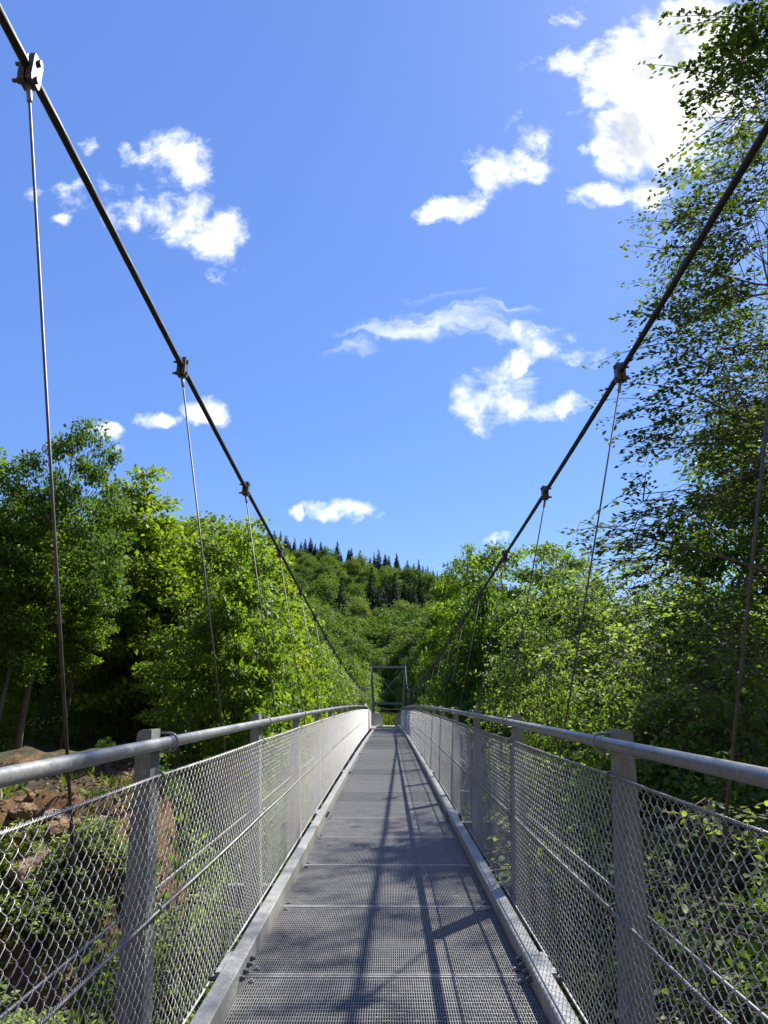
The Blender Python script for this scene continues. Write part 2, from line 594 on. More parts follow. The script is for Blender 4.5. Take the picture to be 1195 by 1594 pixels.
# alternate columns must mirror so neighbouring spirals hook into each other
WM = {s: mesh_panel_mesh(s) for s in (-1, 1)}
for s in (-1, 1): WM[s].materials.append(M['wire'])
NP = {-1: 15, 1: 20}
for sx in (-1, 1):
    for i in range(-2, NP[sx] + 1):
        y = 3.1 + 2.5 * i
        p = put('railing_post', PM[sx][0], None, bridge, (sx * rx(sx, y), y, zd(y)))
        put('rail_u_bolt', PM[sx][1], None, p, (0, .085, RH))
        put('post_bracket', PM[sx][2], None, p, (-sx * .06, 0, 0))
        if y < 30:
            put('rope_tie', PM[sx][3], None, p)
            put('rope_tie', PM[sx][3], None, p, (-sx * LEAN * .485, 0, -.485))
        if i < NP[sx]:
            ya, yb = y, y + 2.5
            xt = rx(sx, y) - LEAN * 1.17 - .008
            o = put('wire_mesh_panel', WM[sx], None, bridge, (sx * xt, ya + .0, zd(ya) + .0))
            o.rotation_euler = (math.atan((zd(yb) - zd(ya)) / 2.5), sx * math.atan(LEAN), -math.atan((rx(sx, yb) - rx(sx, ya)) / 2.5) * sx)
    ye = 3.1 + 2.5 * NP[sx]
    ysn = np.arange(-2., ye + .01, .5)
    def line(dx, dz, a=-2., b=ye, st=.5, sag=0.):
        out = []
        for yy in np.arange(a, b + .001, st):
            f = ((yy - 3.1) / 2.5) % 1.
            out.append((sx * (rx(sx, yy) + dx), yy, zd(yy) + dz - sag * 4 * f * (1 - f)))
        return out
    m = MB()
    m.tube(line(-.028, RH, b=ye + .15), .0235, 14)
    hr = put('handrail', m, M['rail'], bridge)
    for yy in np.arange(4.35, min(ye, 25) - 1, 5.0):
        m = MB()
        m.tube(line(-.028, RH, yy, yy + .012, .011), .0242, 14)
        put('rail_joint', m, M['post'], hr)
    def rope(name, dx, dz, r, strands, sag, mat):
        m = MB()
        yn = 13.
        base = line(dx, dz, -1.5, yn, .006 if strands else .25, sag)
        if strands:
            for sidx in range(3):
                pts = []
                for i, p in enumerate(base):
                    a = 2 * PI * (p[1] / .055 + sidx / 3)
                    pts.append((p[0] + r * .55 * math.cos(a), p[1], p[2] + r * .55 * math.sin(a)))
                m.tube(pts, r * .55, 4, cap=False)
        else:
            m.tube(base, r, 6)
        m.tube(line(dx, dz, yn, ye, .25, sag), r, 5)
        put(name, m, M[mat], bridge)
    top_dx = LEAN * (1.05 - RH) - .008
    rope('top_edge_rope', top_dx, 1.045, .0065, True, .006, 'rope')
    rope('mid_height_rope', LEAN * (.55 - RH) - .016, .55, .0075, True, .006, 'rope')
    rope('bottom_edge_wire', LEAN * (0 - RH) - .008, .004, .006, False, .0, 'wire')
    rope('outer_stay_rope', .055, .56, .0055, False, .0, 'rope')

# main cables ---------------------------------------------------------
LC = [(-9, -2.30, 4.95), (-4, -2.225, 4.40), (0, -2.16, 3.97), (3.57, -2.10, 3.62), (6.9, -2.07, 3.30), (10.2, -2.03, 2.99), (13.55, -2.0, 2.73), (18.4, -1.98, 2.39),
      (24.7, -1.93, 1.94), (33, -1.86, 1.48), (42.8, -1.78, 1.10), (51.5, -1.70, .95), (58, -1.65, 1.03), (62, -1.62, 1.25), (66, -1.59, 1.95), (68.5, -1.57, 2.75), (70, -1.56, 3.45)]
RC = [(-9, 2.62, 4.95), (-4, 2.53, 4.32), (0, 2.47, 3.90), (3.5, 2.42, 3.56), (6.88, 2.35, 3.22), (10.1, 2.26, 2.92), (13.4, 2.18, 2.66), (18.4, 2.06, 2.27),
      (24.7, 1.93, 1.82), (33, 1.77, 1.34), (42.8, 1.63, .97), (51.5, 1.56, .88), (58, 1.57, 1.0), (62, 1.58, 1.25), (66, 1.60, 1.95), (68.5, 1.61, 2.75), (70, 1.61, 3.45)]
def spl(P, y):
    i = 0
    while i < len(P) - 2 and y > P[i + 1][0]: i += 1
    a, b = P[i], P[i + 1]
    z_ = P[max(i - 1, 0)]; c = P[min(i + 2, len(P) - 1)]
    t = (y - a[0]) / (b[0] - a[0])
    out = []
    for k in (1, 2):
        m0 = (b[k] - z_[k]) / (b[0] - z_[0]) * (b[0] - a[0])
        m1 = (c[k] - a[k]) / (c[0] - a[0]) * (b[0] - a[0])
        out.append((2 * t**3 - 3 * t**2 + 1) * a[k] + (t**3 - 2 * t**2 + t) * m0 + (-2 * t**3 + 3 * t**2) * b[k] + (t**3 - t**2) * m1)
    return out[0], out[1]
def clamp_meshes():
    m = MB()
    for s in (-1, 1):
        prof = [(-.046, -.095), (.046, -.095), (.055, -.07), (.055, .07), (.046, .095), (-.046, .095), (-.055, .07), (-.055, -.07)]
        xa, xb = (s * .006, s * .042) if s > 0 else (s * .042, s * .006)
        pts = [(xa, y_, z) for y_, z in prof] + [(xb, y_, z) for y_, z in prof]
        m.prism(pts, 8)
    c = m.mesh('cable_clamp')
    bevel = None
    b = {}
    for sx in (-1, 1):
        m = MB()
        m.tube([(-sx * .058, 0, 0), (-sx * .042, 0, 0), (-sx * .0419, 0, 0), (sx * .0419, 0, 0), (sx * .042, 0, 0), (sx * .066, 0, 0), (sx * .0661, 0, 0), (sx * .095, 0, 0)],
               [.02, .02, .012, .012, .02, .02, .012, .012], 8, smooth=False)
        b[sx] = m.mesh('clamp_bolt')
        b[sx].materials.append(M['bolt'])
    c.materials.append(M['clamp'])
    return c, b
CM, CB = clamp_meshes()
for sx, P in ((-1, LC), (1, RC)):
    m = MB()
    pts = []
    yy = -9.
    while yy <= 70.001:
        x_, z_ = spl(P, yy)
        pts.append((x_, yy, z_))
        yy += .06 if yy < 16 else .25
    # twisted strands: lobes that wind round the axis
    vs, fs, nn_ = [], [], 24
    for i_, p_ in enumerate(pts):
        a_, b_ = Vector(pts[max(i_ - 1, 0)]), Vector(pts[min(i_ + 1, len(pts) - 1)])
        t_ = (b_ - a_).normalized()
        u_ = t_.cross(Vector((1, 0, 0))).normalized(); w_ = t_.cross(u_)
        for k_ in range(nn_):
            an_ = 2 * PI * k_ / nn_
            r_ = .0258 + (.0018 * math.cos(8 * an_ + 2 * PI * p_[1] / .45) if p_[1] < 16 else 0)
            vs.append(Vector(p_) + (u_ * math.cos(an_) + w_ * math.sin(an_)) * r_)
    for i_ in range(len(pts) - 1):
        fs += [(i_ * nn_ + k_, i_ * nn_ + (k_ + 1) % nn_, (i_ + 1) * nn_ + (k_ + 1) % nn_, (i_ + 1) * nn_ + k_) for k_ in range(nn_)]
    m.add(vs, fs, True)
    put('main_cable', m, M['cable'], bridge)
    i = -1
    y = 3.57 - 3.31
    y = y if sx < 0 else 3.55 - 3.31
    while y < 66:
        x_, z_ = spl(P, y)
        x2, z2 = spl(P, y + .1)
        inc = math.atan((z2 - z_) / .1)
        cl = put('cable_clamp', CM, None, bridge, (x_, y, z_), (inc * .6, 0, 0))
        for dz in (-.064, .064):
            put('clamp_bolt', CB[sx], None, cl, (0, 0, dz))
        xb, zb = sx * (1.255 if sx < 0 else 1.30), (zd(y) if y < Y1 else zd(Y1)) - .16
        v = Vector((xb - x_, 0, zb - z_ + .09))
        d = v.normalized()
        m = MB()
        s0 = Vector((x_, y, z_ - .09))
        m.tube([s0 + d * .10, s0 + v], .0085, 7)
        h = put('hanger_rod', m, M['hanger'], bridge)
        m = MB()
        m.tube([s0 - d * .02, s0 + d * .115, s0 + d * .13], [.0165, .0165, .011], 8)
        put('hanger_socket', m, M['galv'], h)
        m = MB()
        m.tube([s0 + v - d * .12, s0 + v], .016, 8)
        put('hanger_socket', m, M['galv'], h)
        y += 3.31
y = 3.57 - 3.31
while y < Y1:
    m = MB()
    m.box((.02, y, zd(y) - .36), (2.75, .10, .012))
    m.box((.02, y, zd(y) - .282), (2.75, .012, .144))
    m.box((.02, y, zd(y) - .204), (2.75, .10, .012))
    put('cross_beam', m, M['dark'], bridge)
    y += 3.31

# far tower, near tower (behind the viewer), end guards -----------------
def tower(y, topz, tx, basez, bx, lowz):
    t = empty('portal_tower', (0, y, basez), parent=bridge)
    H = topz - basez
    def X(z): return bx + (tx - bx) * (z - basez) / H
    for s in (-1, 1):
        m = MB()
        pts = []
        for z in (basez - .4, topz + .12):
            c = s * X(z)
            pts += [(c - .12, -.12, z - basez), (c + .12, -.12, z - basez), (c + .12, .12, z - basez), (c - .12, .12, z - basez)]
        m.prism(pts, 4)
        put('tower_column', m, M['tower'], t)
        m = MB()
        m.box((s * X(topz), 0, H + .18), (.16, .34, .11))
        put('cable_saddle', m, M['galv'], t)
    m = MB()
    m.box((0, 0, H - .18), (2 * X(topz) - .20, .18, .18))
    put('top_crossbeam', m, M['galv'] if y > 0 else M['tower'], t)
    m = MB()
    m.box((0, 0, lowz - basez), (2 * X(lowz) - .22, .16, .2))
    put('lower_crossbeam', m, M['tower'], t)
    for s in (-1, 1):
        m = MB()
        m.tube([(-s * (X(lowz) - .1), s * .03, lowz - basez + .05), (s * (X(topz) - .1), s * .03, H - .3)], .045 if s > 0 else .02, 6)
        put('diagonal_brace', m, M['tower'], t)
    return t
tower(70, 3.45, 1.585, -2.2, 1.22, 0.0)
tower(-9.3, 4.95, 2.46, -2.3, 1.75, 2.2)

def guard(name, outline, y_fn, th=.03, frame=True, mat='white'):
    """outline: list of (a, z); y_fn maps a to (x, y)"""
    m = MB()
    A = [(*y_fn(a), z) for a, z in outline]
    a0, a1 = Vector(y_fn(outline[0][0])), Vector(y_fn(outline[-1][0]))
    m.v = []
    front, back = [], []
    d = None
    p0, p1 = Vector(y_fn(min(o[0] for o in outline))), Vector(y_fn(max(o[0] for o in outline)))
    nrm = Vector((p1.y - p0.y, -(p1.x - p0.x))).normalized() * th / 2
    front = [(x + nrm.x, y_ + nrm.y, z) for x, y_, z in A]
    back = [(x - nrm.x, y_ - nrm.y, z) for x, y_, z in A]
    m.prism(back + front, len(A))
    o = put(name, m, M[mat], bridge)
    f = MB()
    f.tube(A, .03, 6)
    put('guard_frame', f, M['tower'], o)
    return o
ze = zd(Y1)
guard('end_guard', [(41.2, zd(41) - .15), (54, ze - .1), (54, ze + 1.05), (50, ze + 1.28), (44, zd(44) + 1.37), (41.2, zd(41) + 1.42)],
      lambda a: (-1.26 + (a - 41) * .004, a))
def arc(x0, x1, z0, z1, r):
    """panel from outer x0 to inner x1, quarter round at the inner top"""
    out = [(x0, z0), (x1, z0)]
    s = 1 if x1 > x0 else -1
    for i in range(9):
        a = PI / 2 * i / 8
        out.append((x1 - s * r + s * r * math.cos(a), z1 - r * 1.15 + r * 1.15 * math.sin(a)))
    out.append((x0, z1))
    return out
guard('end_guard', arc(-1.20, -.42, ze - .02, ze + .98, .55), lambda a: (a, 57.0 + (a + 1.2) * .6))
guard('end_guard', arc(1.10, .52, ze - .02, ze + .98, .5), lambda a: (a, 57.0 - (a - 1.1) * .6), mat='galv')
m = MB()
m.box((-1.0, 52, zd(52) - .06), (.5, 8, .06))
put('edge_plank', m, M['plank'], bridge)
m = MB()
m.box((.78, 57.2, ze + .06), (.5, .7, .10))
put('landing_plate', m, M['galv'], bridge)
m = MB()
m.box((0, 58.3, ze - .35), (3.2, 3.2, .62))
put('abutment', m, M['path'], bridge)

# timber fence beyond the far end
fence = empty('timber_fence', (0, 76, terr(0, 76)))
tag(fence, 'low brown timber rail fence beyond the far end of the bridge', 'fence')
for i in range(7):
    m = MB()
    m.box((0, 0, .42), (.10, .10, 1.0))
    x = -4.5 + 1.5 * i
    put('fence_post', m, M['plank'], fence, (x, 0, terr(x, 76) - terr(0, 76)))
for h in (.42, .82):
    m = MB()
    m.tube([(-4.6 + 1.15 * i, -.07, h + terr(-4.6 + 1.15 * i, 76) - terr(0, 76)) for i in range(9)], .045, 6)
    put('fence_rail', m, M['plank'], fence)

# ------------------------------------------------------------------ vegetation
def mesh_np(name, V, k, mats):
    """V: (n*k, 3) vertices, consecutive k-gons"""
    me = bpy.data.meshes.new(name)
    n = len(V) // k
    me.vertices.add(len(V))
    me.vertices.foreach_set('co', V.astype(np.float32).ravel())
    me.loops.add(len(V))
    me.loops.foreach_set('vertex_index', np.arange(len(V), dtype=np.int32))
    me.polygons.add(n)
    me.polygons.foreach_set('loop_start', np.arange(0, len(V), k, dtype=np.int32))
    me.update(calc_edges=True)
    me.materials.append(mats)
    return me
def unit(a):
    return a / np.maximum(np.linalg.norm(a, axis=1, keepdims=True), 1e-9)
def leaves(name, pos, d, nrm, L, mat, ratio=.6, six=False):
    d = unit(d)
    s = unit(np.cross(nrm, d))
    nrm = np.cross(d, s)
    L = L[:, None]
    w = L * ratio * .5
    if six:
        pts = [pos, pos + d * L * .3 + s * w * .92 + nrm * L * .06, pos + d * L * .68 + s * w * .8 + nrm * L * .05, pos + d * L - nrm * L * .05,
               pos + d * L * .68 - s * w * .8 + nrm * L * .05, pos + d * L * .3 - s * w * .92 + nrm * L * .06]
    else:
        pts = [pos, pos + d * L * .45 + s * w + nrm * L * .07, pos + d * L, pos + d * L * .45 - s * w + nrm * L * .07]
    k = len(pts)
    V = np.stack(pts, 1).reshape(-1, 3)
    return mesh_np(name, V, k, mat)

def ball(rg, n):
    v = rg.normal(size=(n, 3))
    return unit(v) * (rg.random((n, 1)) ** (1 / 2.2))

def limb(rg, a, b, sag=.0, wob=.08, n=6):
    a, b = np.array(a, float), np.array(b, float)
    Ld = np.linalg.norm(b - a)
    off = rg.normal(size=3) * wob * Ld
    pts = []
    for i in range(n):
        t = i / (n - 1)
        p = a + (b - a) * t + off * math.sin(PI * t) + np.array([0, 0, sag * Ld * math.sin(PI * t)])
        pts.append(p)
    return pts

def tree_proto(seed, H, base, Rm, env, ncl, clr, nleaf, leaf, mat, bark, flat=.6, spray=False, lean=(0, 0), tr=.02, six=False, droop=.15, outward=.62, multi=1, hier=0, reject=None, form=0., extra=()):
    """returns (crown mesh, trunk mesh); all in metres, base at the origin"""
    rg = np.random.default_rng(seed)
    tm = MB()
    lx, ly = lean
    def tp(z):
        t = z / H
        return np.array([lx * H * t + .12 * math.sin(t * 5 + seed) * min(1, H / 10), ly * H * t + .12 * math.cos(t * 4 + seed * 2) * min(1, H / 10), z])
    stems = []
    for q in range(multi):
        off = np.array([math.cos(q * 2.4) * .25, math.sin(q * 2.4) * .25, 0]) * (q > 0)
        spread = np.array([math.cos(q * 2.4 + 1), math.sin(q * 2.4 + 1), 0]) * (.12 * H if q else 0)
        hh = H * (.93 if q == 0 else .8)
        pts = [tp(hh * i / 9) + off + spread * (i / 9) ** 1.2 for i in range(10)]
        pts[0] = pts[0] - np.array([0, 0, .4])
        rr = [H * tr * (1.25 if i == 0 else 1) * (1 - i / 9 * .88) * (1 if q == 0 else .7) for i in range(10)]
        tm.tube(pts, rr, 8)
        stems.append((pts, hh))
    # cluster centres
    cs = []
    tries = 0
    while len(cs) < ncl and tries < ncl * 30:
        best, bd = None, -1
        for _ in range(5):
            tries += 1
            t = rg.random()
            e = env(t)
            if rg.random() > e ** 1.2 + .05: continue
            rad = Rm * e * rg.random() ** (1 - outward)
            an = rg.random() * 2 * PI
            z = base + (H - base) * t
            c = tp(z) + np.array([rad * math.cos(an), rad * math.sin(an), 0])
            if reject and reject(c): continue
            dd = min((np.linalg.norm(c - o[0]) for o in cs), default=99)
            if dd > bd: best, bd = (c, rad, an, t), dd
        if best is not None: cs.append(best)
    for c in extra:
        c = np.array(c)
        cs.append((c, math.hypot(c[0], c[1]), math.atan2(c[1], c[0]), .3))
    P, D, Nn, Ls = [], [], [], []
    prim = []
    for ci, (c, rad, an, t) in enumerate(cs):
        near = min(((np.linalg.norm(c - q[3]), qi) for qi, q in enumerate(prim)), default=(99, 0)) if (hier and ci % hier) else (99, 0)
        st = stems[int(rg.integers(len(stems)))]
        za = max(base * .75, c[2] - rad * (.75 if not spray else .35) - .3)
        za = min(za, st[1] * .96)
        f = za / st[1] * 9
        i0 = min(int(f), 8)
        a = st[0][i0] + (st[0][i0 + 1] - st[0][i0]) * (f - i0)
        r0 = H * tr * (1 - za / st[1] * .88) * .42
        if near[0] < 3.2:
            a = prim[near[1]][int(rg.integers(2, 5))]
            r0 = .016
        lp = limb(rg, a, c, .08 if not spray else .05)
        tm.tube(lp, [max(.006, r0 * (1 - .8 * i / 5)) for i in range(6)], 5, cap=False)
        if near[0] >= 3.2: prim.append([lp[0], lp[1], lp[2], lp[5], lp[4]])
        out = np.array([math.cos(an), math.sin(an), 0.])
        r = clr * rg.uniform(.7, 1.3)
        n = int(nleaf * rg.uniform(.7, 1.3))
        if spray:
            ns = 8
            for q in range(ns):
                a2 = an + rg.normal() * .9
                sd = np.array([math.cos(a2), math.sin(a2), rg.normal() * .22 - droop])
                sd /= np.linalg.norm(sd)
                ln = r * rg.uniform(.9, 1.7)
                b0 = c + rg.normal(size=3) * r * np.array([.35, .35, .28])
                tm.tube([c + (b0 - c) * .2, b0, b0 + sd * ln * .5, b0 + sd * ln * .95 - np.array([0, 0, .06 * ln])], [.011, .010, .007, .003], 3, cap=False)
                k = n // ns
                tt = rg.random(k) ** .8
                lat = np.cross(sd, [0, 0, 1.]); lat /= np.linalg.norm(lat)
                sgn = rg.choice([-1., 1.], k)
                wd = (1 - .75 * tt) * .27 * ln * rg.random(k)
                pos = b0 + sd * (tt * ln)[:, None] + lat * (sgn * wd)[:, None]
                pos[:, 2] -= .10 * ln * tt ** 2 + .12 * wd - rg.normal(size=k) * .035 * r
                dirs = sd * .8 + lat * (sgn * .8)[:, None] + rg.normal(size=(k, 3)) * .3
                nn = np.array([0, 0, 1.]) + rg.normal(size=(k, 3)) * .35
                P.append(pos); D.append(dirs); Nn.append(nn); Ls.append(leaf * rg.uniform(.65, 1.25, k))
        else:
            for q in range(4):
                e = c + unit(rg.normal(size=(1, 3)))[0] * r * np.array([.7, .7, .35])
                tm.tube([c, e], [.012, .004], 3, cap=False)
            b = ball(rg, n)
            b[:, 2] *= flat
            pos = c + b * r
            dirs = b + out * .4 + np.array([0, 0, -droop]) + rg.normal(size=(n, 3)) * .5
            cd = c - tp(base + (H - base) * .35)
            nn = np.array([0, 0, 1.]) * .8 + b * .7 + rg.normal(size=(n, 3)) * .45 + cd / np.linalg.norm(cd) * form + b * form
            P.append(pos); D.append(dirs); Nn.append(nn); Ls.append(leaf * rg.uniform(.6, 1.3, n))
    P, D, Nn, Ls = map(np.concatenate, (P, D, Nn, Ls))
    crown = leaves('crown', P, D, Nn, Ls, mat, .62, six)
    trunk = tm.mesh('trunk')
    trunk.materials.append(bark)
    return crown, trunk, H

def conifer_proto(seed, H, Rm, mat):
    rg = np.random.default_rng(seed)
    P, D, Nn, Ls = [], [], [], []
    z = H * .12
    while z < H * .985:
        t = z / H
        rad = Rm * (1 - t) ** .85 * rg.uniform(.8, 1.1) + .15
        nbr = max(4, int(9 * (1 - t) + 4))
        for _ in range(nbr):
            an = rg.random() * 2 * PI
            rr = rad * rg.uniform(.7, 1.15)
            k = max(6, int(rr * 11))
            s = rg.random(k)
            out = np.array([math.cos(an), math.sin(an), 0])
            lat = np.array([-math.sin(an), math.cos(an), 0])
            wd = rg.normal(size=k) * .16 * rr * (1 - s * .5)
            pos = out * (s * rr)[:, None] + lat * wd[:, None]
            pos[:, 2] = z + .12 * rr * s - .5 * rr * s ** 1.5 + rg.normal(size=k) * .1
            P.append(pos)
            D.append(out * .8 + lat * (np.sign(wd) * .6)[:, None] + np.array([0, 0, -.5]) + rg.normal(size=(k, 3)) * .25)
            Nn.append(np.array([0, 0, 1.]) + out * .4 + rg.normal(size=(k, 3)) * .35)
            Ls.append(rg.uniform(.5, 1.0, k) * (.6 + .45 * (1 - t)))
        z += H * .021 * (1.5 - .6 * t)
    P.append(np.zeros((12, 3)) + np.array([0, 0, H * .96]) + rg.normal(size=(12, 3)) * .06)
    D.append(np.zeros((12, 3)) + np.array([0, 0, 1.]) + rg.normal(size=(12, 3)) * .3)
    Nn.append(rg.normal(size=(12, 3))); Ls.append(np.full(12, H * .04))
    P, D, Nn, Ls = map(np.concatenate, (P, D, Nn, Ls))
    crown = leaves('crown', P, D, Nn, Ls, mat, .42)
    tm = MB()
    tm.tube([(0, 0, -.5), (0, 0, H * .5), (0, 0, H * .98)], [H * .013, H * .008, .02], 6)
    trunk = tm.mesh('trunk')
    trunk.materials.append(M['bark'])
    return crown, trunk, H

RMAX = {}
def place(name, proto, x, y, h, rz, wide=1., z=None, parts=('crown', 'trunk'), **tags):
    crown, trunk, H = proto
    s = h / H
    if 4 < y < 74 and name not in ('leafy_bush', 'ground_plant', 'beech_tree'):
        if crown.name not in RMAX:
            co = np.empty(len(crown.vertices) * 3, np.float32)
            crown.vertices.foreach_get('co', co)
            RMAX[crown.name] = float(np.abs(co.reshape(-1, 3)[:, :2]).max())
        wide = min(wide, max(.3, (abs(x) - 1.9) / (s * RMAX[crown.name])))
    o = empty(name, (x, y, terr(x, y) if z is None else z), (0, 0, rz))
    o.scale = (s * wide, s * wide, s)
    put(parts[0], crown, None, o)
    put(parts[1], trunk, None, o)
    tag(o, **tags)
    return o
def at(px, ptop, Y):
    """x of a tree seen at column px, and the height of row ptop, at distance Y"""
    rx_, _ = ray(px, 1095)
    return rx_ * Y, ray(px, ptop)[1] * Y

rnd = lambda t: math.sin(PI * min(1, max(0, t)) ** .85) ** .6
egg = lambda t: max(.12, (1 - abs(2 * t - .75) ** 2.0 * (.55 if t < .4 else .62)))
colm = lambda t: max(.10, (.5 + .5 * t / .3) if t < .3 else 1 - ((t - .3) / .7) ** 1.15 * .92)
colm_old = lambda t: max(.15, .55 + .45 * math.sin(PI * (t * .9 + .05)) - (.5 * (t - .75) / .25 if t > .75 else 0))
dome = lambda t: max(.1, (1 - t ** 2.4) ** .6)

PR = {}
PR['maple'] = tree_proto(11, 12, 5.2, 4.2, dome, 95, .85, 180, .21, M['leaf_dark'], M['bark_grey'], flat=.45, tr=.016, lean=(.10, 0), hier=5)
PR['lime_a'] = tree_proto(12, 12, 4.8, 2.4, colm, 95, .74, 190, .18, M['leaf_mid'], M['bark'], flat=.3, tr=.010, lean=(.05, .03), hier=4)
PR['lime_b'] = tree_proto(13, 12, 4.2, 2.3, colm, 95, .74, 190, .18, M['leaf_lime'], M['bark'], flat=.3, tr=.010, lean=(-.02, .02), hier=4)
PR['pole'] = tree_proto(27, 11, 4.6, 1.9, colm, 60, .66, 150, .16, M['leaf_mid'], M['bark_grey'], flat=.28, tr=.009, lean=(.13, .02), hier=4)
PR['lime_fat'] = tree_proto(14, 11, .6, 2.6, egg, 160, .74, 190, .18, M['leaf_lime'], M['bark'], flat=.32, tr=.012)
PR['dense'] = tree_proto(15, 13, 2.6, 4.0, egg, 130, .95, 210, .22, M['leaf_mid'], M['bark'], flat=.38, tr=.013, hier=5)
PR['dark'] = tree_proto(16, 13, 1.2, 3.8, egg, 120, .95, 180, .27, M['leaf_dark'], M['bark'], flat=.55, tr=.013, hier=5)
PR['beech_a'] = tree_proto(17, 9, .5, 4.6, dome, 210, .8, 240, .15, M['leaf_beech'], M['bark_grey'], spray=True, tr=.012, multi=2, hier=6)
PR['beech_b'] = tree_proto(18, 9, .4, 4.2, egg, 200, .8, 240, .15, M['leaf_beech'], M['bark_grey'], spray=True, tr=.012, multi=3, hier=6)
EX, EY = 10.95, 13.8
TIPS = [(1085, 800, 13), (1040, 812, 12.8), (1000, 790, 12.6), (985, 830, 13.2), (1030, 850, 13.5), (1075, 840, 12.6), (1100, 760, 13.2), (1060, 870, 13.2), (1050, 600, 13), (1035, 640, 13.2), (1055, 540, 13), (1065, 480, 13.2), (1050, 690, 12.9),
        (1178, 40, 0), (1180, 90, 0), (1173, 112, 0), (1192, 25, 0), (1172, 150, 0), (1160, 62, 0), (1190, 185, 0), (1163, 170, 0), (1165, -15, 0), (1143, 220, 0), (1178, 235, 0), (1185, 260, 0), (1188, 75, 0), (1190, 130, 0), (1138, 280, 0), (1118, 330, 0), (1170, 200, 0), (1192, 240, 0), (1192, 310, 0), (1168, 300, 0), (1190, 160, 0), (1195, 60, 0)]
def bough(px, py, yy):
    rx_, rz_ = ray(px, py)
    if not yy:                       # a depth at which the bough leaves the first metres of deck in the sun
        for yy in (15.5, 14.5, 13.5, 16.5, 17.5, 18.5, 19.5, 11.5, 10.5):
            ly, lx_ = yy * (1 - .67 * rz_) - .87, yy * (rx_ - .548 * rz_) - .71
            if ly < 2.0 or ly > 6.5 or abs(lx_) > 1.5: break
    return (rx_ * yy - EX, yy - EY, rz_ * yy + 2.2)
edgef = lambda t: .35 + .65 * min(1, t / .25) if t < .25 else (1. if t < .55 else max(.15, 1 - ((t - .55) / .45) ** 1.3 * .85))
gap_rng = random.Random(4)
def sun_gap(c):
    # openings in the crown, where the deck below lies in the sun
    h = c[2] - 2.2 + 1.3
    sx_, sy_ = EX + c[0] - .548 * h, EY + c[1] - .67 * h
    if abs(sx_) < 2.6 and .8 < sy_ < 6.3: return gap_rng.random() < (.99 if (EX + c[0]) / (EY + c[1]) > .56 else .7)
    if abs(sx_) < 1.5 and sy_ > 8.6: return gap_rng.random() < .6
    if (EX + c[0]) / (EY + c[1]) > .52 and .8 < sx_ < 5.8 and 1.2 < sy_ < 9: return gap_rng.random() < .93
    return False
PR['edge'] = tree_proto(19, 19.5, 3.0, 4.4, edgef, 370, .8, 250, .115, M['leaf_edge'], M['bark_grey'], spray=True, tr=.011, droop=.22, outward=.66, hier=9, reject=sun_gap,
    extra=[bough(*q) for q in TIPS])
PR['bush_a'] = tree_proto(21, 2.4, .1, 1.5, dome, 60, .34, 80, .085, M['leaf_bush'], M['bark'], spray=True, tr=.012, six=True, multi=4)
PR['bush_b'] = tree_proto(22, 2.4, .1, 1.4, egg, 55, .36, 80, .095, M['leaf_mid'], M['bark'], flat=.5, tr=.012, six=True, multi=3)
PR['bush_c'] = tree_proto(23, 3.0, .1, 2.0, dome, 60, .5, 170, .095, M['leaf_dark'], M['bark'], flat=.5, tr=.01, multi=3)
PR['shrub'] = tree_proto(24, 4, .2, 2.3, dome, 80, .55, 190, .12, M['leaf_mid'], M['bark'], flat=.55, tr=.012, multi=2)
PR['weed'] = tree_proto(25, .5, .02, .38, dome, 16, .13, 40, .07, M['leaf_bush'], M['bark'], flat=.5, tr=.01, multi=3)
for i in range(3):
    PR['far%d' % i] = tree_proto(31 + i, 13, 1.5, 4.6, (rnd, dome, egg)[i], 60, 1.55, 150, .50, M[('leaf_far', 'leaf_far2', 'leaf_far')[i]], M['bark'], flat=.75, tr=.013, outward=.85, form=1.1)
PR['mid0'] = tree_proto(35, 9, .8, 3.2, egg, 75, .9, 160, .26, M['leaf_far'], M['bark'], flat=.7, tr=.013, outward=.8, form=.8)
PR['mid1'] = tree_proto(36, 9, .5, 3.4, dome, 75, .9, 160, .26, M['leaf_far2'], M['bark'], flat=.7, tr=.013, outward=.8, form=.8)
PR['con0'] = conifer_proto(41, 18, 4.3, M['needle'])
PR['con1'] = conifer_proto(42, 18, 3.7, M['needle'])

rr = random.Random(5)
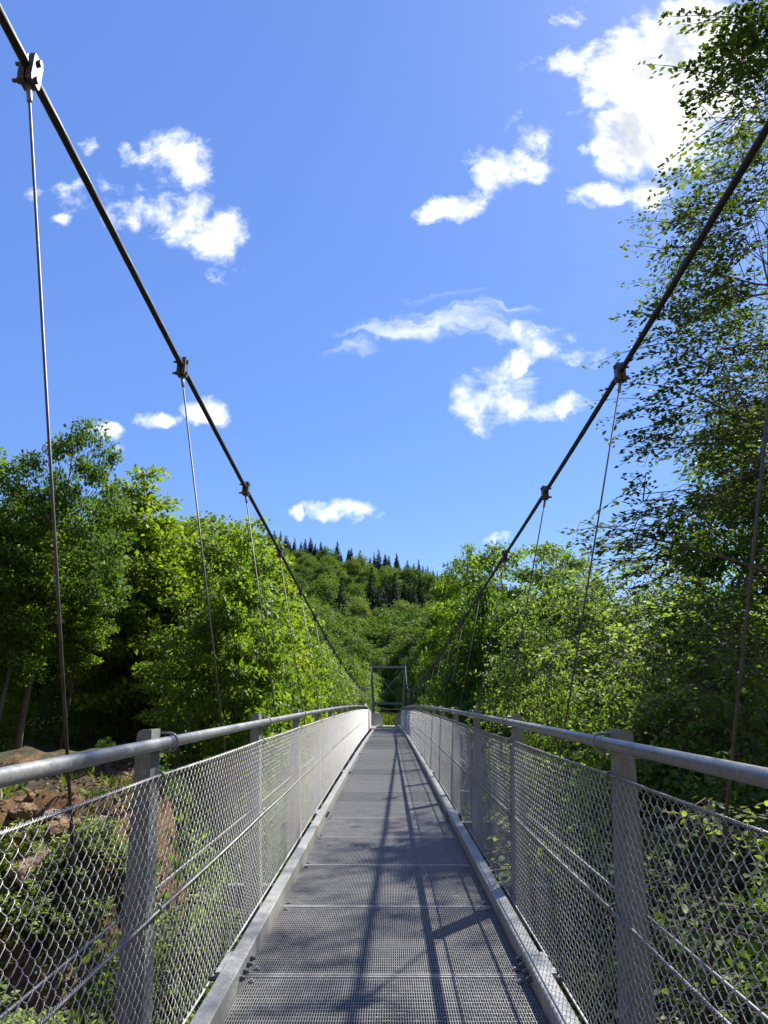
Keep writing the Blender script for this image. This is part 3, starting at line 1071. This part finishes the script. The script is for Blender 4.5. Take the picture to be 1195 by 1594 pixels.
# --- left bank trees: (proto, px, row of the top, distance, width, name, label)
LT = [
    ('maple', 62, 652, 20, .58, 'maple_tree', 'tall dark-leaved tree with a leaning grey trunk behind the left railing'),
    ('dense', -70, 690, 19, .8, 'broadleaf_tree', 'broad leafy tree cut by the left edge of the photo'),
    ('lime_b', 213, 712, 25, .95, 'broadleaf_tree', 'slim pale green tree with a pointed top right of the dark-leaved tree'),
    ('lime_a', 150, 775, 25, .95, 'broadleaf_tree', 'slender green tree directly below the dark-leaved crown'),
    ('lime_a', 262, 796, 28, .95, 'broadleaf_tree', 'slender tree between the pointed pale tree and the second left hanger'),
    ('lime_b', 305, 792, 31, .95, 'broadleaf_tree', 'yellowish slender tree crossed by the second left hanger'),
    ('lime_fat', 393, 800, 34, .72, 'broadleaf_tree', 'full lime green tree leafy to the ground under the left main cable'),
    ('lime_a', 350, 815, 38, .9, 'broadleaf_tree', 'darker tree tucked just left of the full lime green tree'),
    ('lime_a', 30, 770, 28, 1.1, 'broadleaf_tree', 'mid green tree behind the leaning grey trunk'),
    ('dense', 105, 800, 34, .9, 'broadleaf_tree', 'bushy tree far back between the first hanger and the leaning trunk'),
    ('lime_fat', 428, 950, 33, .3, 'broadleaf_tree', 'small bright yellow green tree at the right end of the left bank'),
    ('dark', 235, 850, 40, .9, 'broadleaf_tree', 'dark tree at the back of the left bank grove'),
    ('dark', 335, 870, 27, .8, 'broadleaf_tree', 'low dark tree in the shade beside the second left hanger'),
    ('pole', 168, 775, 26, 1., 'broadleaf_tree', 'slim leaning tree just left of the pale pointed tree'),
    ('pole', 240, 800, 26, .9, 'broadleaf_tree', 'slim leaning tree just right of the pale pointed tree'),
    ('pole', 284, 812, 27, .9, 'broadleaf_tree', 'slim leaning tree in line with the second left hanger rod'),
    ('pole', 345, 838, 29, .9, 'broadleaf_tree', 'slim leaning tree just left of the full lime green tree'),
    ('pole', -10, 760, 19, 1., 'broadleaf_tree', 'slim leaning tree at the left edge of the photo'),
    ('lime_a', 345, 806, 17.6, .9, 'broadleaf_tree', 'small leafy tree added to shade the left bank edge behind the second railing post'),  # added tree, placed so its crown shades the bank top
    ('pole', 262, 812, 18.4, .9, 'broadleaf_tree', 'small slim tree added for shade on the bank edge just left of the second left hanger'),  # second added tree, set here for its shadow on the bank
    ('lime_a', 100, 850, 21, .8, 'broadleaf_tree', 'low thin tree standing at the first left hanger rod'),
]
for i, (p, px, top, Y, w, nm, lb) in enumerate(LT):
    x, zt = at(px, top, Y)
    if p == 'maple':
        x, zt = at(38, top, Y)
    o = place(nm, PR[p], x, Y, zt - terr(x, Y), 0. if p in ('maple', 'pole') else rr.uniform(-.5, .5), w, label=lb, cat='tree', group='trees on the left bank')
RT = [
    ('dense', 732, 842, 46, .8, 'broadleaf_tree', 'rounded mid green tree beside the right main cable at the valley end'),
    ('dark', 705, 880, 54, .8, 'broadleaf_tree', 'dark tree at the left end of the right bank'),
    ('dense', 790, 835, 42, .75, 'broadleaf_tree', 'tall mid green tree behind the third right cable clamp'),
    ('lime_a', 845, 842, 38, 1., 'broadleaf_tree', 'slim tree rising above the hornbeams by the third right hanger'),
    ('dense', 905, 852, 40, .75, 'broadleaf_tree', 'leafy tree top showing just left of the second right hanger'),
    ('dark', 762, 900, 36, .75, 'broadleaf_tree', 'shaded dark tree in front of the rounded mid green tree'),
    ('dark', 820, 930, 33, .8, 'broadleaf_tree', 'deep green tree in the gap left of the hornbeams'),
    ('beech_a', 885, 875, 23, .95, 'hornbeam_tree', 'spreading yellow green hornbeam right of the bridge, nearest the valley'),
    ('beech_b', 1000, 868, 21, 1., 'hornbeam_tree', 'spreading hornbeam in the middle of the right bank'),
    ('beech_a', 1105, 890, 18, .9, 'hornbeam_tree', 'spreading hornbeam right of the first right hanger rod'),
    ('beech_b', 870, 1010, 17, .7, 'hornbeam_tree', 'low hornbeam with twigs reaching out over the right handrail'),
    ('beech_a', 990, 1010, 14.5, .7, 'hornbeam_tree', 'low hornbeam behind the nearest right railing post'),
    ('beech_b', 1150, 985, 13, .8, 'hornbeam_tree', 'low hornbeam at the right edge above the handrail'),
    ('dark', 1030, 915, 29, .9, 'broadleaf_tree', 'dark tree filling the gap behind the middle hornbeams'),
    ('dark', 1110, 900, 27, .9, 'broadleaf_tree', 'dark tree behind the hornbeam beside the first right hanger rod'),
    ('dark', 950, 920, 31, .8, 'broadleaf_tree', 'dark tree behind the hornbeam nearest the valley'),
    ('dark', 1215, 640, 22, .8, 'broadleaf_tree', 'dark tall tree behind the tall beech at the right edge'),
]
for i, (p, px, top, Y, w, nm, lb) in enumerate(RT):
    x, zt = at(px, top, Y)
    place(nm, PR[p], x, Y, zt - terr(x, Y), rr.uniform(-3, 3), w, label=lb, cat='tree', group='trees on the right bank')
# the tall beech at the right edge
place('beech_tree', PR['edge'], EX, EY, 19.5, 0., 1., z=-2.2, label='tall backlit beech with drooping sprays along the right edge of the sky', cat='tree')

# --- the deeper rows of the left bank wood
for i, (px, top, Y) in enumerate([(40, 800, 36), (130, 790, 38), (215, 810, 40), (280, 815, 42), (340, 830, 44), (385, 850, 46), (420, 880, 48), (-30, 780, 32), (170, 830, 48), (90, 820, 46), (310, 850, 52), (250, 850, 50)]):
    x, zt = at(px, top, Y)
    place('broadleaf_tree', PR['dark' if i % 2 else 'dense'], x, Y, zt - terr(x, Y), rr.uniform(-3, 3), .8,
          label='shaded broadleaf tree deep in the left bank wood', cat='tree', group='trees deep in the left bank wood')

# --- understorey on the left bank
for i, (px, top, Y, w) in enumerate([(10, 1040, 22, 1), (80, 1060, 25, 1), (140, 1050, 24, 1), (190, 1030, 28, 1.1), (245, 1040, 26, 1), (300, 1040, 30, 1.1), (350, 1050, 27, 1),
                                     (395, 1045, 30, 1), (430, 1050, 34, 1.2), (462, 1055, 40, 1.3), (20, 1000, 32, 1.4), (120, 990, 34, 1.4), (225, 985, 36, 1.4), (330, 990, 38, 1.4), (410, 1000, 42, 1.4), (-40, 1020, 20, 1.2)]):
    x, zt = at(px, top, Y)
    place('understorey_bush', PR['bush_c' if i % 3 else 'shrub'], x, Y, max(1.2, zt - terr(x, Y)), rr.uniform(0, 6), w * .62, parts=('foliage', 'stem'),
          label='shaded understorey bush at the foot of the left bank trees', cat='bush', group='understorey bushes on the left bank')
for i, (px, top, Y, w) in enumerate([(720, 1050, 40, 1.3), (760, 1060, 34, 1.2), (790, 1040, 30, 1.2), (830, 1060, 24, 1.1), (900, 1080, 20, 1), (950, 1090, 17, 1), (1060, 1090, 14, 1), (690, 1060, 50, 1.3), (1140, 1110, 11, 1), (1010, 1120, 13, 1), (860, 1110, 15, .9)]):
    x, zt = at(px, top, Y)
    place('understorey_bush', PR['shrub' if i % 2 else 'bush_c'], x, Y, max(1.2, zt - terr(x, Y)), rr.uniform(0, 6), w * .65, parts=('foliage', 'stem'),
          label='shaded bush at the foot of the right bank trees', cat='bush', group='understorey bushes on the right bank')
# --- bushes below the deck, right side
BR = [(2.2, 3.6, -1.75), (3.0, 4.6, -1.3), (2.3, 5.6, -1.7), (3.6, 6.4, -1.0), (2.6, 7.4, -1.3), (4.3, 3.6, -1.4), (4.9, 5.4, -1.1), (3.4, 8.6, -.9), (5.2, 7.6, -.7), (2.2, 9.6, -1.5), (1.6, 4.7, -2.1), (1.7, 7.0, -2.0), (3.2, 10.8, -1.2), (4.8, 10.0, -.8), (2.1, 12.4, -1.6)]
for i, (x, y, zt) in enumerate(BR):
    place('leafy_bush', PR['bush_a' if i % 3 else 'bush_b'], x, y, zt - terr(x, y), rr.uniform(0, 6), .85, parts=('foliage', 'stem'),
          label='sunlit leafy bush below the right railing mesh', cat='bush', group='bushes below the right railing')
BL = [(-2.4, 5.6, -2.2), (-4.9, 8.6, -2.25), (-2.5, 10.6, -2.2), (-3.2, 12.2, -1.9), (-2.2, 13.8, -2.1), (-4.2, 14.6, -1.2), (-5.6, 16.4, -.9), (-3.4, 16.0, -1.7), (-6.8, 18.6, -.8), (-4.6, 18.4, -1.6), (-3.0, 19.5, -2.2), (-5.8, 21.2, -1.3), (-4.2, 22.4, -2.0), (-7.4, 23.5, -1.2), (-5.5, 25.5, -1.8), (-4.4, 28, -2.4), (-6.6, 29, -1.8)]
for i, (x, y, zt) in enumerate(BL):
    place('leafy_bush', PR['bush_c' if y > 13 else 'bush_b' if i % 2 else 'bush_a'], x, y, max(.5, zt - terr(x, y)), rr.uniform(0, 6), .6 if y < 14 else .8, parts=('foliage', 'stem'),  # darker leaves on the farther bushes stand in for dim light
          label='small green bush among the rocks below the left railing mesh', cat='bush', group='bushes below the left railing')
for i in range(140):
    x, y = rr.uniform(-6.5, -1.2), rr.uniform(3.2, 12.5)
    if i > 62:
        x = rr.uniform(-9, -3.6); y = 16.1 + .75 * x + rr.uniform(-1.4, .1)
    place('ground_plant', PR['weed'], x, y, rr.uniform(.15, .45), rr.uniform(0, 6), 1.2, parts=('foliage', 'stem'),
          label='low leafy plant growing on the left bank below the bridge', cat='plant', group='low plants on the left bank')

# --- rocks on the left bank
def rock_mesh(seed, sub=3):
    import bmesh
    bm = bmesh.new()
    bmesh.ops.create_icosphere(bm, subdivisions=sub, radius=1)
    rg = random.Random(seed)
    cuts = [(Vector((rg.gauss(0, 1), rg.gauss(0, 1), rg.gauss(0, 1))).normalized(), rg.uniform(.45, .8)) for _ in range(9)]
    for v in bm.verts:
        p = v.co.copy()
        for n_, d_ in cuts:
            e = p.dot(n_) - d_
            if e > 0: p -= n_ * e * .92
        p *= 1 + .13 * mnoise.fractal(p * 2.2 + Vector((seed, 0, 0)), .7, 2.3, 6)
        v.co = p
    me = bpy.data.meshes.new('boulder')
    bm.to_mesh(me); bm.free()
    me.materials.append(M['rock'])
    return me
RM = [rock_mesh(i, 4) for i in range(4)]
def boulder(x, y, z, s, i, rot, label, group=None):
    o = put('boulder', RM[i % 4], None, None, (x, y, z), rot)
    o.scale = s
    tag(o, label, 'boulder', group)
boulder(-5.15, 11.75, terr(-5.15, 11.75) + .12, (.46, .42, .30), 0, (.2, .3, .5), 'large ochre boulder jutting from the earth bank under the left handrail')
for i in range(66):
    x, y = rr.uniform(-6.2, -1.3), rr.uniform(3.2, 12.6)
    if i > 45:
        x = rr.uniform(-8, -3.8); y = 16.1 + .75 * x + rr.uniform(-.9, .5)
    s = rr.uniform(.08, .26) * (1 if y > 5 else .7)
    boulder(x, y, terr(x, y) + s * .2, (s * rr.uniform(.9, 1.5), s, s * rr.uniform(.5, .8)), i, (rr.uniform(-.4, .4), rr.uniform(-.4, .4), rr.uniform(0, 6)),
            'brown rock lying on the slope below the left railing', 'rocks on the slope below the left railing')

# --- trees on the far bank
FB = [(452, 985, 56, 1., 'shrub'), (470, 1000, 62, .9, 'mid1'), (492, 1012, 66, .9, 'shrub'), (508, 990, 78, .9, 'mid0'), (526, 1010, 80, .9, 'mid1'), (545, 1025, 84, .8, 'shrub'), (470, 960, 86, 1., 'mid0'),
      (560, 1000, 100, 1., 'mid0'), (590, 1012, 104, 1., 'mid1'), (615, 1000, 106, 1., 'mid0'), (640, 1000, 100, 1., 'mid1'), (662, 1000, 84, .9, 'mid0'), (690, 985, 66, 1., 'mid0'),
      (655, 1035, 82, .8, 'shrub'), (565, 1045, 92, .9, 'shrub'), (520, 1050, 72, .8, 'shrub'), (492, 1055, 58, .9, 'shrub'), (672, 1060, 66, .9, 'shrub'), (695, 1045, 58, .9, 'shrub'),
      (585, 1055, 94, 1., 'shrub'), (605, 1060, 96, 1., 'shrub'), (630, 1055, 95, 1., 'shrub'), (540, 985, 104, 1., 'mid1'), (612, 978, 116, 1., 'mid1'), (578, 975, 118, 1., 'mid0'), (650, 970, 112, 1., 'mid1'),
      (505, 965, 104, 1., 'mid0'), (680, 955, 100, 1., 'mid1'), (450, 940, 98, 1., 'mid0'), (530, 950, 120, 1., 'mid0'), (640, 950, 122, 1., 'mid0'), (598, 955, 126, 1., 'mid0'), (485, 945, 112, 1., 'mid1')]
for (px, top, Y, w, p) in FB:
    x, zt = at(px, top, Y)
    h = max(2.2, zt - terr(x, Y))
    sh = p == 'shrub'
    place('bank_shrub' if sh else 'bank_tree', PR[p], x, Y, h, rr.uniform(0, 6), w * (1.1 if sh else 1.15),
          label='rounded shrub beside the far tower of the bridge' if sh else 'leafy tree on the far bank below the wooded hill', cat='shrub' if sh else 'tree',
          group='shrubs on the far bank' if sh else 'trees on the far bank')

# --- hillside wood, every tree on its own
pts = []
def far_enough(x, y, d):
    for (a, b) in pts:
        if (a - x) ** 2 + (b - y) ** 2 < d * d: return False
    return True
nd = nc = 0
for _ in range(30000):
    y = 118 + 180 * rr.random() ** .8
    tx = rr.uniform(-.235, .15)
    x = tx * y
    if nd >= 290: break
    if not far_enough(x, y, 7.2): continue
    if y > 272: continue
    # a belt of conifers in the middle of the slope
    con = fbm(x, y, .02, 20.) > -.05 and 150 < y < 240 and -.07 < tx < .05
    pts.append((x, y))
    if con:
        nc += 1
        place('hill_conifer', PR['con%d' % (nc % 2)], x, y, rr.uniform(13, 19), rr.uniform(0, 6), rr.uniform(.8, 1.1),
              label='dark conifer among the broadleaf trees halfway up the hill', cat='tree', group='conifers halfway up the hill')
    else:
        nd += 1
        q = rr.random()
        place('hill_tree', PR['far%d' % (0 if q < .45 else 1 if q < .62 else 2)], x, y, rr.uniform(9, 13.5), rr.uniform(0, 6), rr.uniform(.95, 1.2),
              label='rounded green broadleaf tree on the wooded hillside', cat='tree', group='broadleaf trees on the hillside')
nr = 0
for _ in range(9000):
    y = rr.uniform(274, 322)
    x = rr.uniform(-.40, .19) * y
    if nr >= 290: break
    if not far_enough(x, y, 4.2): continue
    pts.append((x, y)); nr += 1
    place('ridge_conifer', PR['con%d' % (nr % 2)], x, y, rr.uniform(5, 11.5) if y > 288 else rr.uniform(5, 9), rr.uniform(0, 6), rr.uniform(.8, 1.25),
          label='dark pointed conifer on the ridge of the hill', cat='tree', group='conifers along the ridge')

# leaf litter and sprigs on the left bank
rg = np.random.default_rng(8)
n = 15000
lx, ly = rg.uniform(-9, -.9, n), rg.uniform(3, 17, n)
lp = np.stack([lx, ly, [terr(a, b) + .012 for a, b in zip(lx, ly)]], 1)
lme = leaves('fallen_leaves', lp, rg.normal(size=(n, 3)) * np.array([1, 1, .35]), np.array([0, 0, 1.]) + rg.normal(size=(n, 3)) * .5, rg.uniform(.05, .13, n), M['litter'], .55)
tag(put('fallen_leaves', lme), kind='stuff')
n = 5200
cl = rg.normal(size=(130, 2)) * np.array([1.9, 2.6]) + np.array([-4.6, 9.5])
ci = rg.integers(0, 130, n)
gx, gy = cl[ci, 0] + rg.normal(size=n) * .16, cl[ci, 1] + rg.normal(size=n) * .16
gp = np.stack([gx, gy, [terr(a, b) for a, b in zip(gx, gy)]], 1)
gp, = (gp[gx < -.95],)
k_ = len(gp)
gme = leaves('grass', gp, np.array([0, 0, .8]) + rg.normal(size=(k_, 3)) * .5, rg.normal(size=(k_, 3)), rg.uniform(.10, .30, k_), M['grass'], .2)
tag(put('grass', gme), kind='stuff')

# grass verge on the far bank
rg = np.random.default_rng(3)
n = 9000
gx, gy = rg.uniform(-9, 9, n), rg.uniform(60, 84, n)
gp = np.stack([gx, gy, [terr(a, b) for a, b in zip(gx, gy)]], 1)
gme = leaves('grass', gp, np.array([0, 0, 1.]) + rg.normal(size=(n, 3)) * .35, rg.normal(size=(n, 3)), rg.uniform(.25, .6, n), M['grass'], .22)
tag(put('grass', gme), kind='stuff')

# ------------------------------------------------------------------ light and sky
SUN = Vector((.548, .67, 1.)).normalized()
sun = bpy.data.objects.new('sun', bpy.data.lights.new('sun', 'SUN'))
COL.objects.link(sun)
sun.data.energy = 5.
sun.data.angle = R(.53)
sun.data.color = (1, .95, .86)
sun.rotation_euler = (-SUN).to_track_quat('-Z', 'Y').to_euler()
world = bpy.data.worlds.new('World')
scene.world = world
world.use_nodes = True
nt = world.node_tree
nt.nodes.clear()
Lk = nt.links.new
wout = N(nt, 'ShaderNodeOutputWorld')
bg = N(nt, 'ShaderNodeBackground')
Lk(bg.outputs[0], wout.inputs[0])
sky = N(nt, 'ShaderNodeTexSky', sky_type='NISHITA', sun_disc=False)
sky.sun_elevation = math.asin(SUN.z)
sky.sun_rotation = math.atan2(SUN.x, SUN.y)
sky.altitude = 200
sky.air_density, sky.dust_density, sky.ozone_density = 1.0, .3, 2.5
hs = N(nt, 'ShaderNodeHueSaturation', i_Saturation=1.25, i_Value=1.)
Lk(sky.outputs[0], hs.inputs['Color'])
SKY_STRENGTH = .085
tc = N(nt, 'ShaderNodeTexCoord')
sep = N(nt, 'ShaderNodeSeparateXYZ')
Lk(tc.outputs['Generated'], sep.inputs[0])
mxy = N(nt, 'ShaderNodeMath', operation='MAXIMUM')
Lk(sep.outputs[1], mxy.inputs[0]); mxy.inputs[1].default_value = .05
def mth(op, a, b=None, c=None):
    n = N(nt, 'ShaderNodeMath', operation=op)
    for i, v in enumerate((a, b, c)):
        if v is None: continue
        if isinstance(v, (int, float)): n.inputs[i].default_value = v
        else: Lk(v, n.inputs[i])
    return n.outputs[0]
tx = mth('DIVIDE', sep.outputs[0], mxy.outputs[0])
tz = mth('DIVIDE', sep.outputs[2], mxy.outputs[0])
cmb = N(nt, 'ShaderNodeCombineXYZ')
Lk(tx, cmb.inputs[0]); Lk(tz, cmb.inputs[1]); cmb.inputs[2].default_value = 1.
def noise(scale, detail, rough, off, dist=0.):
    n = N(nt, 'ShaderNodeTexNoise', noise_dimensions='3D', i_Scale=scale, i_Detail=detail, i_Roughness=rough, i_Distortion=dist)
    v = N(nt, 'ShaderNodeVectorMath', operation='ADD')
    Lk(cmb.outputs[0], v.inputs[0]); v.inputs[1].default_value = off
    Lk(v.outputs[0], n.inputs['Vector'])
    return n
w1 = noise(13., 7., .6, (0, 0, 0))
wv = N(nt, 'ShaderNodeVectorMath', operation='SUBTRACT')
Lk(w1.outputs['Color'], wv.inputs[0]); wv.inputs[1].default_value = (.5, .5, .5)
wm = N(nt, 'ShaderNodeVectorMath', operation='MULTIPLY')
Lk(wv.outputs[0], wm.inputs[0]); wm.inputs[1].default_value = (.075, .075, 0)
wp = N(nt, 'ShaderNodeVectorMath', operation='ADD')
Lk(cmb.outputs[0], wp.inputs[0]); Lk(wm.outputs[0], wp.inputs[1])
CL = [  # photo-space ellipses: cx, cy, rx, ry, rotation, density
    (278, 238, 52, 44, 0, 1), (300, 268, 40, 34, 20, .9), (268, 340, 66, 44, 10, 1), (340, 372, 58, 44, 25, 1), (345, 402, 36, 26, 0, .8), (310, 318, 30, 30, 0, .7),
    (1040, 130, 120, 115, 0, 1.5), (1085, 60, 76, 72, 0, 1.4), (1010, 215, 100, 66, 20, 1.35), (885, 95, 70, 28, -12, .95), (955, 92, 50, 34, 0, .8), (1000, 20, 30, 22, 40, .7), (1130, 120, 60, 110, 0, 1.1),
    (945, 302, 62, 26, -5, .85), (1005, 300, 45, 26, -20, .85), (925, 222, 22, 18, 0, .6),
    (822, 240, 36, 52, 15, .95), (768, 268, 44, 36, 20, .95), (715, 316, 46, 24, -15, .9), (668, 330, 20, 18, 0, .8), (835, 258, 42, 24, 0, .6),
    (848, 534, 84, 26, 15, .74), (805, 566, 56, 22, -35, .76), (757, 632, 60, 48, 25, 1.), (745, 615, 40, 30, 0, .7),
    (888, 634, 38, 14, -15, .7), (812, 610, 30, 40, 20, .36),
    (328, 640, 36, 24, 10, .95), (250, 652, 40, 13, 0, .8), (162, 664, 36, 11, 5, .8), (192, 692, 26, 11, 5, .75), (535, 800, 52, 20, 0, 1.), (467, 806, 10, 10, 0, .6),
    (150, 312, 54, 28, 20, .6), (118, 288, 24, 16, 30, .6), (200, 242, 26, 18, 30, .55), (140, 228, 14, 14, 0, .75), (90, 340, 18, 10, 0, .6), (48, 305, 16, 26, 0, .42),
    (895, 20, 32, 16, -40, .5), (870, 35, 16, 9, -20, .45), (862, 242, 22, 14, 0, .35),
    (775, 845, 24, 12, 0, .6), (905, 845, 16, 7, 0, .5),
]
ST = [(680, 502, 165, 24, -5, .95), (590, 524, 100, 17, -16, .75), (790, 512, 80, 24, 8, .9), (845, 648, 105, 15, -10, 1.), (812, 606, 30, 50, 20, .8), (620, 470, 150, 14, -6, .4)]
field = thinf = None
for (cx, cy, rx_, ry_, ro, de) in CL + ST:
    if (cx, cy, rx_, ry_, ro, de) == ST[0]: field, thinf = None, field
    p0 = np.array(ray(cx, cy))
    J = np.stack([(np.array(ray(cx + 1, cy)) - p0), (np.array(ray(cx, cy + 1)) - p0)], 1)
    a = R(ro)
    A = np.diag([1 / rx_, 1 / ry_]) @ np.array([[math.cos(a), math.sin(a)], [-math.sin(a), math.cos(a)]]) @ np.linalg.inv(J)
    c = -A @ p0
    dots = []
    for k_ in range(2):
        d = N(nt, 'ShaderNodeVectorMath', operation='DOT_PRODUCT')
        Lk(wp.outputs[0], d.inputs[0]); d.inputs[1].default_value = (A[k_, 0], A[k_, 1], c[k_])
        dots.append(d.outputs['Value'])
    q = mth('MULTIPLY_ADD', dots[1], dots[1], mth('MULTIPLY', dots[0], dots[0]))
    v = mth('MULTIPLY_ADD', q, -.62 * de, de)
    field = v if field is None else mth('MAXIMUM', field, v)
field, thinf = thinf, field
n1 = noise(15., 12., .62, (3.1, 1.7, 0), .25)
n2 = noise(7., 9., .62, (8.3, 4.1, 0), .5)
f2 = mth('MULTIPLY_ADD', mth('SUBTRACT', n1.outputs['Fac'], .5), 3.0, field)
mr = N(nt, 'ShaderNodeMapRange', interpolation_type='SMOOTHSTEP')
Lk(f2, mr.inputs[0])
mr.inputs[1].default_value, mr.inputs[2].default_value = .22, 1.35
n4 = noise(34., 8., .66, (1.3, 6.2, 0), .4)
thin = mth('MULTIPLY', mr.outputs[0], mth('MULTIPLY_ADD', n4.outputs['Fac'], 1.3, .38))
mp = N(nt, 'ShaderNodeMapping')
mp.inputs['Rotation'].default_value = (0, 0, R(-6)); mp.inputs['Scale'].default_value = (7., 38., 1.)
Lk(wp.outputs[0], mp.inputs[0])
n5 = N(nt, 'ShaderNodeTexNoise', i_Scale=1., i_Detail=9., i_Roughness=.62, i_Distortion=.8)
Lk(mp.outputs[0], n5.inputs['Vector'])
ms = N(nt, 'ShaderNodeMapRange', interpolation_type='SMOOTHSTEP')
Lk(mth('MULTIPLY_ADD', mth('SUBTRACT', n5.outputs['Fac'], .5), 1.9, thinf), ms.inputs[0])
ms.inputs[1].default_value, ms.inputs[2].default_value, ms.inputs[4].default_value = .34, 1.5, .62
thin = mth('MAXIMUM', mth('MINIMUM', thin, 1.), ms.outputs[0])
msk = mth('MULTIPLY', thin, mth('GREATER_THAN', sep.outputs[1], .05))
core = N(nt, 'ShaderNodeMapRange', interpolation_type='SMOOTHSTEP')
Lk(mth('MULTIPLY_ADD', mth('SUBTRACT', n2.outputs['Fac'], .5), 4.2, field), core.inputs[0])
core.inputs[1].default_value, core.inputs[2].default_value = .8, 1.8
ccol = N(nt, 'ShaderNodeMix', data_type='RGBA')
Lk(core.outputs[0], ccol.inputs[0])
ccol.inputs[6].default_value = (.74, .745, .76, 1)
ccol.inputs[7].default_value = (.36, .375, .41, 1)
ss = N(nt, 'ShaderNodeVectorMath', operation='SCALE')
Lk(hs.outputs[0], ss.inputs[0]); ss.inputs['Scale'].default_value = SKY_STRENGTH
mix = N(nt, 'ShaderNodeMix', data_type='RGBA')
deep = N(nt, 'ShaderNodeMix', data_type='RGBA', i_Factor=.5)
Lk(ss.outputs[0], deep.inputs[6]); deep.inputs[7].default_value = (.100, .166, .47, 1)
Lk(msk, mix.inputs[0]); Lk(deep.outputs[2], mix.inputs[6]); Lk(ccol.outputs[2], mix.inputs[7])
Lk(mix.outputs[2], bg.inputs[0])
bg.inputs[1].default_value = 1.

scene.view_settings.view_transform = 'Standard'
scene.view_settings.look = 'None'
scene.view_settings.exposure = 1.1
scene.view_settings.gamma = 1.
scene.render.engine = 'CYCLES'
cy = scene.cycles
cy.max_bounces = 6
cy.diffuse_bounces = 3
cy.glossy_bounces = 3
cy.transmission_bounces = 4
cy.transparent_max_bounces = 8
cy.use_denoising = True
cy.sample_clamp_indirect = 6
